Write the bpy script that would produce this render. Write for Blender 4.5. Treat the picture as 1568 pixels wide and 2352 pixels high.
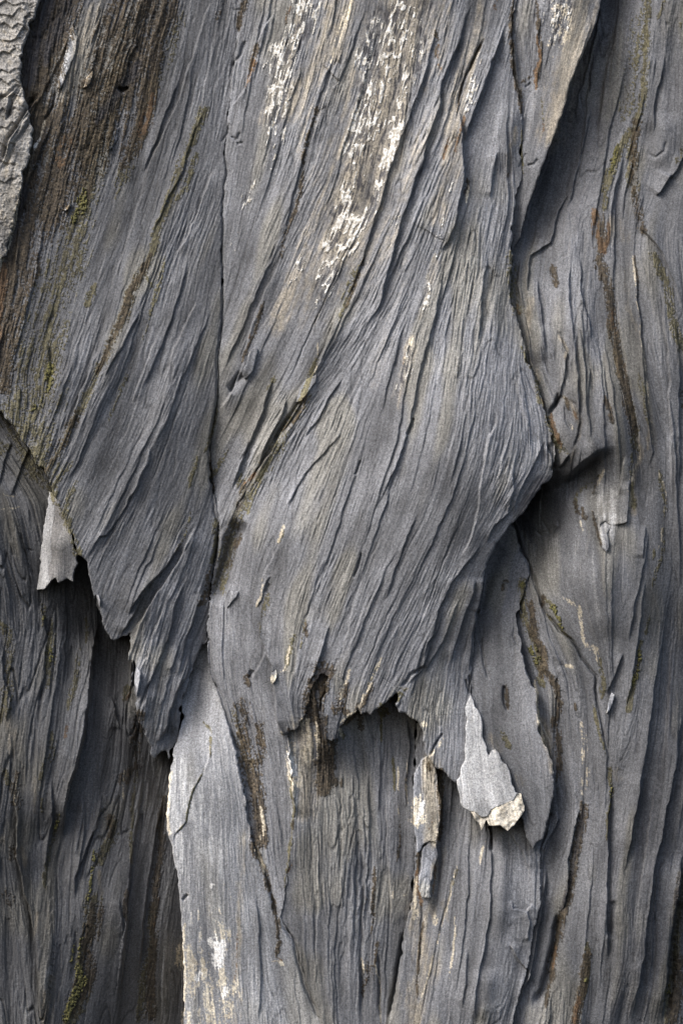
import bpy, math, re
import numpy as np
for o in list(bpy.data.objects): bpy.data.objects.remove(o)
sc = bpy.context.scene

# ------------------------------------------------------------------ camera, sky, sun
W, H = 1568, 2352                       # the rock face measured in millimetres
DIST = 12.0
Z0 = 2.652
cam = bpy.data.cameras.new("camera"); cam_o = bpy.data.objects.new("camera", cam); sc.collection.objects.link(cam_o)
cam.sensor_fit = 'VERTICAL'; cam.sensor_height = 36; cam.lens = 36*DIST/2.352
cam.clip_start = 0.5; cam.clip_end = 200
cam_o.location = (0.784, -DIST, Z0-1.176); cam_o.rotation_euler = (math.pi/2, 0, 0)
sc.camera = cam_o
SUN_AZ, SUN_EL = math.radians(-133), math.radians(43)
world = bpy.data.worlds.new("World"); sc.world = world; world.use_nodes = True
wn = world.node_tree; bgn = wn.nodes['Background']
sky = wn.nodes.new('ShaderNodeTexSky'); sky.sky_type = 'NISHITA'; sky.sun_disc = False
sky.sun_elevation = SUN_EL; sky.sun_rotation = SUN_AZ; sky.air_density = 1.0; sky.dust_density = 4.0
wn.links.new(sky.outputs[0], bgn.inputs[0]); bgn.inputs[1].default_value = 0.15
sun = bpy.data.lights.new("sun", 'SUN'); sun.energy = 2.1; sun.angle = math.radians(28); sun.color = (1, .985, .97)
sun_o = bpy.data.objects.new("sun", sun); sc.collection.objects.link(sun_o)
sd = np.array([math.sin(SUN_AZ)*math.cos(SUN_EL), math.cos(SUN_AZ)*math.cos(SUN_EL), math.sin(SUN_EL)])
from mathutils import Vector
sun_o.rotation_euler = Vector(sd).to_track_quat('Z', 'Y').to_euler()
sc.view_settings.view_transform = 'Standard'; sc.view_settings.look = 'None'
sc.view_settings.exposure = 0.66; sc.view_settings.gamma = 1.0

# ------------------------------------------------------------------ grid and noise
STEP = 1.7
X0, Y0, X1, Y1 = -110, -110, 1680, 2464
nx, ny = int((X1-X0)/STEP)+1, int((Y1-Y0)/STEP)+1
gx = (X0+STEP*np.arange(nx)).astype(np.float32); gy = (Y0+STEP*np.arange(ny)).astype(np.float32)
GX, GY = np.meshgrid(gx, gy)
rng = np.random.default_rng(7)
_fy = np.fft.fftfreq(ny)[:, None]; _fx = np.fft.rfftfreq(nx)[None, :]
def gnoise(s, sy=None):                 # gaussian-filtered noise, unit deviation, s in cells
    sy = sy or s
    F = np.fft.rfft2(rng.standard_normal((ny, nx)).astype(np.float32))
    F *= np.exp(-2*np.pi**2*((s*_fx)**2+(sy*_fy)**2))
    n = np.fft.irfft2(F, s=(ny, nx)).astype(np.float32)
    return n/n.std()
def blur(a, s):
    hh, ww = a.shape; p = int(3*s)+2
    b = np.pad(a, p, mode='edge')
    fy = np.fft.fftfreq(b.shape[0])[:, None]; fx = np.fft.rfftfreq(b.shape[1])[None, :]
    r = np.fft.irfft2(np.fft.rfft2(b)*np.exp(-2*np.pi**2*s*s*(fx*fx+fy*fy)), s=b.shape)
    return r[p:p+hh, p:p+ww].astype(np.float32)
def sst(a, b, x):
    t = np.clip((x-a)/(b-a), 0, 1); return t*t*(3-2*t)
N1, N2, N4, N8, N20, N50 = gnoise(.6), gnoise(1.6), gnoise(4), gnoise(8), gnoise(20), gnoise(50)
M2, M4, M8, M20 = gnoise(2.2), gnoise(4), gnoise(9), gnoise(22)
WHITE = rng.standard_normal((ny, nx)).astype(np.float32)
# ragged outlines: coordinates pushed about by noise
WX = GX + 1.1*M8 + .55*M4 + .25*M2; WY = GY + 1.1*N8 + .55*N4 + .25*N2
WX2 = GX + 1.5*M8 + 1.0*M4; WY2 = GY + 1.5*N8

# ------------------------------------------------------------------ measured points
FR = {'D': (0, 0, 1), '1': (0, 0, .5038), '2': (780.7, 0, .5038), '3': (0, 587.9, .5038), '4': (780.7, 587.9, .5038),
      '5': (0, 1175.7, .5038), '6': (780.7, 1175.7, .5038), '7': (0, 1763.6, .5038), '8': (780.7, 1763.6, .5038),
      'a': (0, 1056.3, .26361), 'b': (569.5, 1469.6, .28118), 'c': (900.2, 1543.1, .28118), 'd': (1102.2, 872.6, .297),
      'e': (183.7, 1331.9, .26361), 'f': (918.5, 1653.4, .19527), 'g': (0, 0, .23432), 'h': (1010.4, 0, .23432)}
def T(s):
    out = []; f = FR['D']
    for tok in s.split():
        if ':' in tok:
            k, tok = tok.split(':'); f = FR[k]
            if not tok: continue
        x, y = tok.split(','); out.append((f[0]+f[2]*float(x), f[1]+f[2]*float(y)))
    return np.array(out, np.float32)
def crop(x0, y0, x1, y1):
    i0 = max(0, int((x0-X0)/STEP)); i1 = min(nx, int((x1-X0)/STEP)+2)
    j0 = max(0, int((y0-Y0)/STEP)); j1 = min(ny, int((y1-Y0)/STEP)+2)
    return slice(j0, max(j1, j0+1)), slice(i0, max(i1, i0+1))
def line_dist(P, px, py):               # unsigned distance, side (+ = picture right going down), position 0..1
    best = np.full(px.shape, 1e9, np.float32); side = np.zeros_like(best); pos = np.zeros_like(best)
    L = np.hypot(*(P[1:]-P[:-1]).T); cum = np.concatenate([[0], np.cumsum(L)]); tot = max(cum[-1], 1e-3)
    for k in range(len(P)-1):
        (ax, ay), (bx, by) = P[k], P[k+1]; ex, ey = bx-ax, by-ay; l2 = ex*ex+ey*ey+1e-6
        t = np.clip(((px-ax)*ex+(py-ay)*ey)/l2, 0, 1)
        dx = px-ax-t*ex; dy = py-ay-t*ey; d = np.sqrt(dx*dx+dy*dy)
        m = d < best
        best = np.where(m, d, best); side = np.where(m, np.where(dx*ey-dy*ex >= 0, 1., -1.), side)
        pos = np.where(m, (cum[k]+t*L[k])/tot, pos)
    return best, side, pos
def poly_sdf(P, px, py):                # positive inside
    Q = np.vstack([P, P[:1]])
    d, _, _ = line_dist(Q, px, py)
    ins = np.zeros(px.shape, bool)
    for k in range(len(P)):
        (ax, ay), (bx, by) = Q[k], Q[k+1]
        if ay == by: continue
        ins ^= ((ay > py) != (by > py)) & (px < (bx-ax)*(py-ay)/(by-ay)+ax)
    return np.where(ins, d, -d)
def bilin(a, fx, fy):
    h, w = a.shape
    fx = np.clip(fx, 0, w-1.001); fy = np.clip(fy, 0, h-1.001)
    ix = fx.astype(np.int32); iy = fy.astype(np.int32); tx = fx-ix; ty = fy-iy
    r0 = a[iy, ix]*(1-tx)+a[iy, ix+1]*tx; r1 = a[iy+1, ix]*(1-tx)+a[iy+1, ix+1]*tx
    return (r0*(1-ty)+r1*ty).astype(np.float32)
def tps(pts, xs, ys):                   # thin-plate surface through (x, y, h)
    P = np.array(pts, float); n = len(P); p = P[:, :2]/1000
    def U(r2): return np.where(r2 > 1e-12, r2*np.log(r2+1e-12), 0)
    K = U(((p[:, None]-p[None])**2).sum(-1))+np.eye(n)*2e-3
    A = np.zeros((n+3, n+3)); A[:n, :n] = K; A[:n, n] = 1; A[:n, n+1:] = p; A[n, :n] = 1; A[n+1:, :n] = p.T
    w = np.linalg.lstsq(A, np.concatenate([P[:, 2], [0, 0, 0]]), rcond=1e-9)[0]
    X, Y = np.meshgrid(xs/1000, ys/1000)
    out = w[n]+w[n+1]*X+w[n+2]*Y
    for k in range(n): out += w[k]*U((X-p[k, 0])**2+(Y-p[k, 1])**2)
    mg = .03 if n > 9 else .006; return np.clip(out, P[:, 2].min()-mg, P[:, 2].max()+mg)
def coarse_eval(fn, sl, q=8):           # evaluate on a coarse grid, then interpolate
    ys = gy[sl[0]]; xs = gx[sl[1]]
    cx = np.linspace(xs[0], xs[-1], max(3, len(xs)//q)); cy = np.linspace(ys[0], ys[-1], max(3, len(ys)//q))
    C = fn(cx, cy)
    FX, FY = np.meshgrid((xs-xs[0])/(xs[-1]-xs[0])*(len(cx)-1), (ys-ys[0])/(ys[-1]-ys[0])*(len(cy)-1))
    return [bilin(c, FX, FY) for c in (C if isinstance(C, tuple) else (C,))]
def flow_field(strokes, sl, wob=1.0):
    S = []
    for s in strokes:
        P = T(s)
        for a, b in zip(P[:-1], P[1:]):
            d = b-a; L = math.hypot(*d); n = max(1, int(L/30))
            for k in range(n): S.append((*(a+d*(k+.5)/n), *(d/L)))
    S = np.array(S)
    def f(cx, cy):
        X, Y = np.meshgrid(cx, cy); vx = np.zeros_like(X); vy = np.zeros_like(X)
        for x, y, u, v in S:
            w = 1/((X-x)**2+(Y-y)**2+300)**1.6; vx += w*u; vy += w*v
        l = np.hypot(vx, vy); return vx/l, vy/l
    vx, vy = coarse_eval(f, sl)
    a = wob*(.03*N50[sl]+.022*N20[sl]+.016*M8[sl]); c, s = np.cos(a), np.sin(a)
    vx, vy = vx*c-vy*s, vx*s+vy*c
    return vx, vy
def lic(noise, vx, vy, L, q):           # smear noise along the grain; q = coarsening
    h, w = noise.shape
    if q > 1:
        hh, ww = max(4, h//q), max(4, w//q)
        FX, FY = np.meshgrid(np.linspace(0, w-1, ww), np.linspace(0, h-1, hh))
        n, ax, ay = bilin(noise, FX, FY), bilin(vx, FX, FY), bilin(vy, FX, FY)
    else: n, ax, ay, hh, ww = noise, vx, vy, h, w
    GXl, GYl = np.meshgrid(np.arange(ww, dtype=np.float32), np.arange(hh, dtype=np.float32))
    acc = n.copy(); 
    for sg in (1, -1):
        px, py = GXl.copy(), GYl.copy()
        for k in range(L):
            ix = np.clip((px+.5).astype(np.int32), 0, ww-1); iy = np.clip((py+.5).astype(np.int32), 0, hh-1)
            px += sg*1.2*ax[iy, ix]; py += sg*1.2*ay[iy, ix]
            acc += bilin(n, px, py)*math.cos(.5*math.pi*(k+1)/(L+1))**2
    if q > 1:
        FX, FY = np.meshgrid(np.linspace(0, ww-1, w), np.linspace(0, hh-1, h)); acc = bilin(acc, FX, FY)
    acc -= acc.mean(); return (acc/(acc.std()+1e-6)).astype(np.float32)

# ------------------------------------------------------------------ traced relief: lips, steps and cracks
FE = np.zeros((ny, nx), np.float32)     # added to every slab
def taper(pos, a=.12): return sst(0, 1, np.minimum(pos, 1-pos)/(a*1.5))
def lip(s, side, h, reach=25, low=.35, tap=.12, sw=1.5, tgt=None):
    tgt = FE if tgt is None else tgt; P = T(s) if isinstance(s, str) else s; m = 3.5*reach+10
    sl = crop(P[:, 0].min()-m, P[:, 1].min()-m, P[:, 0].max()+m, P[:, 1].max()+m)
    d, sg, pos = line_dist(P, WX[sl], WY[sl])
    s_ = d*sg*(1 if side == 'R' else -1)
    up = np.exp(-np.maximum(s_, 0)/reach)*sst(-sw, sw, s_); dn = np.exp(-np.maximum(-s_, 0)/(reach*.45))*(1-sst(-sw, sw, s_))
    end = np.clip(1-(d-3*reach)/10, 0, 1)
    tgt[sl] += (h*(1-low)*up-h*low*dn)*taper(pos, tap)*end
def crack(s, depth, w=2.5, tap=.1):
    P = T(s); m = 6*w+8
    sl = crop(P[:, 0].min()-m, P[:, 1].min()-m, P[:, 0].max()+m, P[:, 1].max()+m)
    d, sg, pos = line_dist(P, WX[sl], WY[sl])
    FE[sl] -= depth*np.exp(-(d/w)**2)*taper(pos, tap)
def ridge(s, h, w=15, tap=.2):
    P = T(s); m = 3*w
    sl = crop(P[:, 0].min()-m, P[:, 1].min()-m, P[:, 0].max()+m, P[:, 1].max()+m)
    d, sg, pos = line_dist(P, WX2[sl], WY2[sl])
    FE[sl] += h*np.exp(-(d/w)**2)*taper(pos, tap)
PR = {k: np.zeros((ny, nx), np.float32) for k in ('brown', 'olive', 'tan', 'pale', 'white', 'dark', 'rust', 'cream', 'rough', 'moss', 'smooth')}
def paint(name, s, w, k=1.0, tap=.08):
    P = T(s); m = 2.2*w+6
    sl = crop(P[:, 0].min()-m, P[:, 1].min()-m, P[:, 0].max()+m, P[:, 1].max()+m)
    d, sg, pos = line_dist(P, WX[sl], WY[sl])
    end = taper(pos, tap) if tap else 1
    v = k*np.exp(-(d/(w*(.4+.6*end)))**2*1.1)
    PR[name][sl] = np.maximum(PR[name][sl], v)
def blob(name, s, k=1.0, soft=20):
    P = T(s); m = soft+5
    sl = crop(P[:, 0].min()-m, P[:, 1].min()-m, P[:, 0].max()+m, P[:, 1].max()+m)
    v = k*sst(-soft, soft, poly_sdf(P, WX[sl], WY[sl]))
    PR[name][sl] = np.maximum(PR[name][sl], v)
# ------------------------------------------------------------------ traced lines of the rock (read off the place in local frames)
for a in [
 # central slab
 ("2:605,0 570,100 545,200 500,290 465,380 450,500 400,640 370,750 320,900 270,1040 240,1171 4:200,150 175,230 120,340", 'L', .022, 26),
 ("2:430,180 410,280 370,400 330,500 290,620 240,760 180,950 110,1171 4:60,120 20,240", 'L', .016, 26),
 ("2:540,500 555,640 560,800 550,900 530,1000 490,1120 440,1171", 'L', .03, 40),
 ("2:745,130 700,260 660,380 620,500 580,580 560,680", 'L', .026, 40),
 ("2:140,0 95,110 50,250 0,380 1:1500,330 1440,500 1390,700 1310,1000 1270,1167", 'L', .008, 20),
 ("2:720,690 690,830 680,920", 'L', .014, 18),
 ("4:490,0 470,60 440,260 400,400 370,500 340,640 310,800 260,950 200,1080 140,1171", 'L', .014, 28),
 ("4:670,0 650,150 640,300 630,400", 'L', .016, 22), ("4:590,0 565,60 550,130", 'R', .006, 14),
 ("4:700,690 702,760 670,830 650,920 640,1000 620,1171 6:590,120 540,210", 'R', .012, 24),
 ("4:560,430 545,520 530,570", 'L', .008, 12),
 ("4:930,840 890,930 830,1040 800,1110 790,1171", 'L', .016, 26), ("4:790,960 782,1010 790,1060 770,1120 760,1171 6:700,60 660,150", 'L', .016, 20),
 ("6:350,0 330,60 300,130 250,260 200,420", 'L', .008, 16), ("6:200,90 140,200 90,330 60,420 30,560 0,650", 'R', .008, 18),
 ("6:650,130 560,260 500,330 450,450 420,560 400,650 380,710 330,760 285,795", 'L', .014, 24),
 ("6:540,400 520,480 440,640 380,740", 'L', .012, 22), ("6:480,420 440,540 400,600 380,680", 'L', .01, 16),
 ("6:620,300 590,420 540,560 500,700", 'L', .018, 30), ("6:640,420 600,560 590,740", 'L', .012, 24),
 ("6:670,300 660,380 640,470", 'L', .02, 24),
 ("5:1500,500 1470,650 1430,740 1400,800", 'L', .012, 18), ("b:640,0 600,120 560,240", 'L', .012, 16),
 ("5:1240,290 1215,330 1195,400 1165,440", 'L', .008, 10), ("5:1290,50 1270,150 1215,250 1200,330", 'R', .006, 10),
 ("5:1180,500 1185,560 1210,640 1180,700 1130,760", 'R', .012, 18),
 ("5:1205,640 1235,700 1240,780 1255,850 1265,930 1280,1010", 'R', .02, 30),
 ("3:1568,800 1480,900 1390,1000 1300,1167", 'L', .008, 16), ("3:1568,560 1500,650 1440,760 1380,830", 'L', .010, 16),
 # gully between the slabs
 ("3:1275,0 1200,180 1140,330 1090,540 1040,650 990,720", 'R', .022, 24), ("3:1240,0 1160,200 1080,390 1020,520", 'L', .01, 18),
 ("3:1560,200 1500,380 1440,520 1370,660 1290,790 1240,880 1150,1030 1090,1110", 'R', .034, 28),
 ("3:1310,640 1280,740 1220,850 1180,960", 'L', .02, 22), ("3:1250,550 1200,700 1150,830 1100,960 1050,1070", 'L', .02, 22),
 ("5:1150,20 1080,180 1040,330 1020,440", 'R', .024, 28),
 # left slab
 ("a:1310,0 1260,100 1200,250 1120,380 1040,520 980,600 940,655 880,670 840,730 780,860", 'L', .012, 22),
 ("5:830,130 760,250 640,380 580,470", 'L', .028, 34), ("5:900,60 800,240 740,340 660,450 600,560", 'R', .022, 36),
 ("e:640,0 560,130 480,270 420,400 350,490", 'L', .025, 34), ("e:720,0 620,200 540,330 480,500 440,640", 'R', .02, 34),
 ("e:920,0 830,250 770,520 690,720 600,900 520,1090", 'L', .018, 26), ("e:730,250 620,490 600,650 540,750 525,790", 'R', .012, 18),
 ("e:1080,60 1000,300 900,640 850,850", 'L', .02, 26), ("e:960,650 930,830 850,980 790,1150 740,1320 660,1440", 'L', .03, 34),
 ("e:860,560 830,700 780,800", 'L', .008, 12),
 ("3:720,350 700,420 640,570 600,680", 'R', .014, 16), ("3:860,30 800,250 740,420 650,620", 'L', .010, 20),
 ("3:690,860 685,930 640,1010 600,1110", 'L', .008, 12), ("3:900,200 800,420 760,560", 'R', .009, 14),
 ("3:960,250 860,500 760,760 700,880", 'L', .008, 16), ("3:500,330 400,560 330,740 260,900 190,1040", 'R', .014, 30),
 ("3:640,260 560,420 480,560", 'L', .012, 20), ("1:930,500 870,650 840,780 770,900 690,1100", 'L', .009, 12),
 ("1:900,200 800,480 700,700 640,860", 'R', .010, 22), ("1:820,350 720,620 650,800", 'L', .010, 18),
 ("1:960,0 880,250 830,400", 'R', .008, 18), ("1:980,760 920,900 870,1050 800,1167", 'R', .014, 30),
 ("1:240,560 190,700 130,850 80,1060", 'L', .018, 18), ("1:380,0 330,160 250,330 160,520 60,720", 'L', .010, 12),
 ("1:640,150 590,300 560,410", 'L', .01, 14), ("1:460,200 420,330 380,420", 'L', .01, 12),
 ("1:1110,60 1085,200 1075,260 1050,420", 'R', .012, 20), ("1:1165,250 1150,330 1110,420 1060,480", 'R', .012, 16),
 ("1:1245,60 1200,130 1170,200", 'R', .01, 12),
 # upper left crumbly block
 ("1:110,400 60,480 30,560", 'L', .02, 14), ("1:205,410 130,520 60,640 20,770", 'R', .02, 14), ("1:180,470 110,560 70,640 40,720 10,800", 'L', .015, 10),
 ("1:150,60 120,90 125,120 80,200", 'L', .015, 12),
 # band right of the central slab
 ("2:895,20 890,170 912,270 895,330 890,400", 'R', .014, 16), ("2:780,100 800,250 810,350 825,450 825,560", 'R', -.008, 14),
 ("2:910,400 870,430 845,480 820,560", 'R', .01, 14), ("2:980,130 950,240 930,330", 'L', .004, 10),
 ("2:1150,100 1080,300 1010,480", 'L', .004, 10), ("2:1120,100 1050,300 990,480", 'R', .004, 10),
 # right mass
 ("2:1405,0 1400,200 1385,400 1350,560 1335,700 1345,850 1370,1050 1440,1120 4:1470,0 1520,150 1568,300", 'R', .018, 30),
 ("2:1200,0 1130,300 1060,560", 'R', .012, 26), ("2:1060,850 1000,960 960,1100 4:870,0 858,90 845,200", 'L', .014, 22),
 ("2:1050,1060 1030,1171 4:960,40 975,150", 'R', .012, 20), ("4:1090,0 1100,180 1130,300 1140,400", 'L', .012, 20),
 ("2:1160,250 1130,450 1100,700 1080,850", 'R', .008, 18), ("2:1300,300 1230,600 1180,900 1150,1100", 'L', .008, 20),
 ("4:975,330 1030,450 1020,560 1000,640 950,720", 'L', .014, 18), ("4:1190,500 1200,600 1230,770", 'L', .010, 12),
 ("4:1340,0 1350,200 1370,400 1380,600 1400,780 1425,890 1395,980", 'L', .012, 16),
 ("4:1195,0 1200,120 1230,300 1250,430 1270,600", 'R', .008, 12),
 ("2:1510,800 1490,840 1440,900", 'L', .022, 22), ("2:1568,700 1530,780 1490,840", 'L', .014, 20),
 ("d:1050,535 960,560 900,590 800,660 700,750 620,810 560,860", 'L', .09, 60, .5, .35, 13),
 ("d:680,570 640,640 590,690", 'L', .02, 16), ("d:1150,780 1140,960 1130,1100 1010,1130", 'L', .016, 22),
 ("d:950,700 890,800 860,890", 'R', .012, 14), ("d:850,1020 880,1130 925,1260", 'R', .01, 14),
 ("d:730,930 760,1100 770,1180 730,1370", 'R', .009, 12), ("d:790,950 830,1170 820,1270 790,1392", 'R', .009, 12),
 ("d:500,500 550,600 560,700", 'R', -.02, 20), ("d:1280,1130 1260,1260 1250,1392", 'L', .01, 14),
 ("6:1480,510 1450,700 1420,900 1400,1050 1380,1171 8:1330,300 1290,500", 'L', .02, 30),
 ("6:1568,880 1550,1000 1530,1171 8:1470,300 1430,500 1400,750 1370,1000 1330,1171", 'L', .028, 36),
 ("8:1568,400 1535,650 1500,900 1480,1171", 'L', .04, 40), ("8:1390,20 1350,200 1320,400", 'L', .014, 24),
 ("6:1400,80 1390,200 1340,420 1310,600", 'L', .01, 22), ("6:1390,300 1360,560 1320,800 1300,900", 'L', .014, 24),
 ("8:1235,60 1225,250 1220,500 1215,700 1230,900", 'L', .022, 26),
 ("6:890,770 900,920 960,1060 990,1171", 'L', .008, 14), ("6:820,600 850,740 880,800", 'L', .01, 14),
 # bottom
 ("8:690,260 690,500 680,680 660,800 620,1000 615,1171", 'L', .014, 22), ("8:780,300 830,380 860,470", 'R', .012, 16),
 ("8:945,440 940,560 900,750 870,950 820,1100", 'L', .024, 28), ("8:1095,170 1070,300 1045,420 1040,560 1010,680", 'L', .02, 22),
 ("8:770,800 800,860 860,930 850,1000", 'R', .012, 20), ("8:850,650 865,700 860,800", 'L', .012, 16), ("8:780,600 790,640 850,660 880,620", 'L', .009, 14),
 ("8:530,130 540,300 535,420 520,520", 'R', .012, 20), ("8:470,80 465,250 460,330", 'L', .014, 22),
 ("8:985,140 1000,240 960,320 930,420 935,480", 'L', .012, 14),
 ("8:210,100 215,400 235,600 225,770", 'R', .012, 20), ("8:580,820 575,960 560,1100", 'L', .008, 16),
 ("8:0,0 10,300 0,600", 'R', .008, 14), ("8:60,0 70,400 60,900", 'L', .008, 16), ("8:130,0 130,400 100,800", 'L', .01, 18),
 ("b:322,775 330,950 365,1150 370,1300 375,1470", 'R', .02, 40), ("7:1310,0 1335,150 1330,300 1300,500", 'R', .012, 30),
 ("b:1300,650 1330,900 1300,1100 1290,1400", 'R', -.014, 24), ("b:1090,600 1085,900 1080,1200 1060,1470", 'L', .01, 18),
 ("b:860,640 860,900 900,1200 910,1470", 'L', .008, 18),
 ("7:1560,0 1540,300 1568,700", 'L', .006, 16), ("7:1440,300 1450,600 1430,1000", 'R', .006, 16),
 # dark wall at the left
 ("5:460,480 430,560 415,700 405,850 380,1030 350,1167 7:320,80 300,200 290,330", 'L', .07, 60),
 ("7:470,100 440,260 350,500 345,600", 'L', .02, 26), ("7:660,20 640,100 610,350 590,500 570,800 540,1100", 'L', .02, 26),
 ("7:740,130 700,330 650,700 620,1000", 'L', .02, 24), ("7:70,80 80,250 75,400 130,600 170,800 190,1167", 'R', .025, 26),
 ("7:250,30 240,250 210,480", 'L', .014, 20), ("7:385,120 385,300 360,500", 'L', .012, 18),
 ("5:110,80 125,200 160,340", 'L', .010, 14), ("5:180,400 215,560 200,760 180,900", 'L', .014, 18), ("5:20,600 20,760 60,850 40,960", 'L', .02, 20),
 ("5:500,850 520,900 540,1000", 'L', .02, 16), ("5:600,620 590,800 560,980", 'L', .012, 18), ("5:290,300 300,550 285,800", 'L', .010, 20),
 ("3:150,860 100,960 60,1100", 'L', .012, 14), ("3:60,830 20,960 0,1060", 'L', .01, 14),
 ("7:550,600 555,700 560,780", 'L', .01, 12),
 # pale slab
 ("7:930,0 880,110 850,240 805,300 790,350", 'L', .006, 9), ("5:920,950 960,980 965,1050 950,1130 7:925,30", 'R', .006, 10),
 ("7:1170,560 1180,720 1185,900 1190,1020 1175,1167", 'L', .008, 16),
 ("2:960,700 880,900 830,1171", 'L', .014, 22), ("4:820,20 805,120 850,300", 'R', .010, 18), ("4:900,100 920,300 930,450", 'L', .012, 22), ("4:1050,0 1040,200 1070,500 1090,750", 'L', .013, 26),
 ("4:1130,500 1120,700 1140,850", 'L', .009, 20), ("2:1250,700 1180,1000 1150,1171", 'R', .010, 22), ("2:1480,250 1430,480 1420,620", 'L', .012, 30), ("2:1150,480 1090,760 1040,960", 'L', .012, 24), ("2:1260,100 1200,400 1170,640", 'R', .012, 26),
 ("4:1450,100 1480,400 1500,800 1500,1100", 'R', .012, 34), ("4:1530,300 1545,700 1540,1100", 'L', .01, 30), ("d:1100,600 1080,760 1060,900", 'R', .01, 20), ("6:1290,640 1240,760 1215,830", 'L', .014, 18), ("6:1170,20 1180,120 1200,175", 'R', .012, 14),
]: lip(*a)
for a in [
 ("2:650,180 600,290 560,380 530,500", .014, 3), ("4:335,740 312,790 298,830", .012, 2.5), ("6:95,180 80,240 55,300", .010, 2),
 ("4:90,930 70,980 60,1000", .01, 2), ("6:280,795 320,740 390,700", .012, 3), ("6:590,740 588,800 590,835", .012, 2),
 ("6:780,40 850,200 890,330 940,470 1000,540 1060,590 1120,690 1160,750 1165,850 1190,950 1215,1080 1235,1167", .014, 3),
 ("5:945,500 955,620 965,740 1010,850 1040,950 1080,1080 1100,1167", .008, 3),
 ("7:1270,700 1340,800 1360,900 1400,1020 1465,1167", .01, 4), ("7:1160,370 1230,520 1260,690", .012, 4),
 ("8:295,740 270,900 235,1100 225,1171", .02, 5), ("8:100,350 100,600 95,900 105,1171", .012, 4), ("8:180,850 175,1000 190,1171", .01, 3),
 ("8:690,260 692,330 690,390", .02, 4), ("8:1000,660 970,850 930,1020 880,1100", .025, 8), ("8:1245,600 1230,700 1225,780", .012, 7),
 ("8:535,440 500,600 450,780 400,1000 370,1171", .006, 3), ("8:370,620 375,800 360,900", .006, 3),
 ("5:100,90 110,170 130,240 150,300", .01, 3), ("5:1230,330 1215,370", .006, 3),
 ("1:1050,400 1040,550 1025,700 1035,790 1020,860 1015,1167 3:1015,200 1005,370 990,470 985,650 960,800 950,900 960,1000 968,1080 970,1167 5:1000,60 985,170 960,330 945,500", .006, 2.5),
 ("1:540,400 560,415 590,395", .02, 4), ("4:1000,640 960,710 940,730", .015, 4), ("d:600,100 570,200 520,260", .01, 3),
 ("c:415,500 360,580 305,680", .012, 2), ("c:600,60 625,180", .01, 2), ("f:300,465 240,540 180,625", .006, 1.5),
 ("b:650,420 610,500 605,600", .01, 3), ("5:120,170 150,180", .005, 2), ("c:920,100 910,270 945,330", .01, 4),
 ("5:1150,720 1130,760", .01, 5), ("5:1010,60 985,160 970,260", .015, 5), ("3:1040,620 1060,600 1110,540", .02, 8),
 ("3:1380,660 1360,700 1290,800 1240,860", .02, 7), ("5:1110,30 1050,170 1010,310 960,420", .04, 22),
 ("d:250,1070 300,1200 340,1392", .01, 3), ("8:1500,1171 1530,800 1560,600", .02, 10),

 ("d:600,1075 605,1140 560,1190 500,1205 440,1170", .008, 2.5), ("d:580,1120 540,1180 480,1185", .006, 2), ("d:660,150 730,200 765,320 755,420 700,560", .006, 3), ("d:640,200 655,330 690,420", .005, 2.5),
 ("2:840,400 870,380", .006, 2), ("2:850,760 880,755 900,730", .006, 2.5), ("2:810,770 850,700", .004, 2.5),

 ("6:930,40 960,100 1000,60", .005, 3), ("6:650,560 640,600 660,700 690,770", .007, 3), ("6:800,520 780,560 820,640", .004, 2),
 ("1:1050,620 1080,640 1095,600", .006, 2.5), ("1:1075,660 1110,650", .005, 2.5), ("1:1050,300 1100,250 1120,180", .008, 3), ("1:1010,650 1040,590 1050,560", .004, 2),
 ("g:230,850 130,1000 80,1180", .02, 4), ("g:380,900 250,1150 100,1400 40,1650", .02, 5), ("g:560,890 540,1040 430,1200", .01, 2.5), ("g:340,1160 260,1280 180,1420 60,1700", .012, 3), ("g:0,990 100,960 200,850", .012, 3),
 ("2:1480,640 1470,690 1430,720 1400,700", .005, 3), ("3:230,400 245,520 215,640", .008, 3), ("6:745,325 770,320", .01, 3), ("7:835,600 860,570", .01, 3),
]: crack(*a)
# crumbling steps in the upper left block
for k, yy in enumerate([20, 42, 70, 100, 128, 170, 200, 232, 262, 300, 340, 380, 420]):
    r = np.random.default_rng(40+k); xs = np.linspace(-60, 66-k*2, 9)
    pts = ' '.join(f"{x:.0f},{yy+r.normal()*5+(-4 if i % 2 else 5)-.12*x:.0f}" for i, x in enumerate(xs))
    lip('D: '+pts, 'R', .008, 10, .3, .05)
ridge("3:600,300 520,500 440,680 380,830", .010, 20); ridge("3:880,300 800,520 720,780 640,1000", .010, 22)
ridge("3:330,400 300,560 240,700", .01, 20); ridge("8:760,350 730,600 700,800", .01, 24); ridge("8:680,900 640,1050 640,1171", .014, 30)
ridge("2:800,450 760,600 720,800", .012, 30); ridge("4:700,100 700,500", .008, 18); ridge("4:930,300 900,500", .01, 20)
ridge("4:1060,200 1080,500 1100,800", .012, 30); ridge("5:850,850 760,1020", .01, 14); ridge("5:700,800 640,950", .01, 18)
ridge("2:1480,500 1460,700 1440,800", .015, 30); ridge("6:1150,150 1180,400 1220,600", .012, 40)

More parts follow.
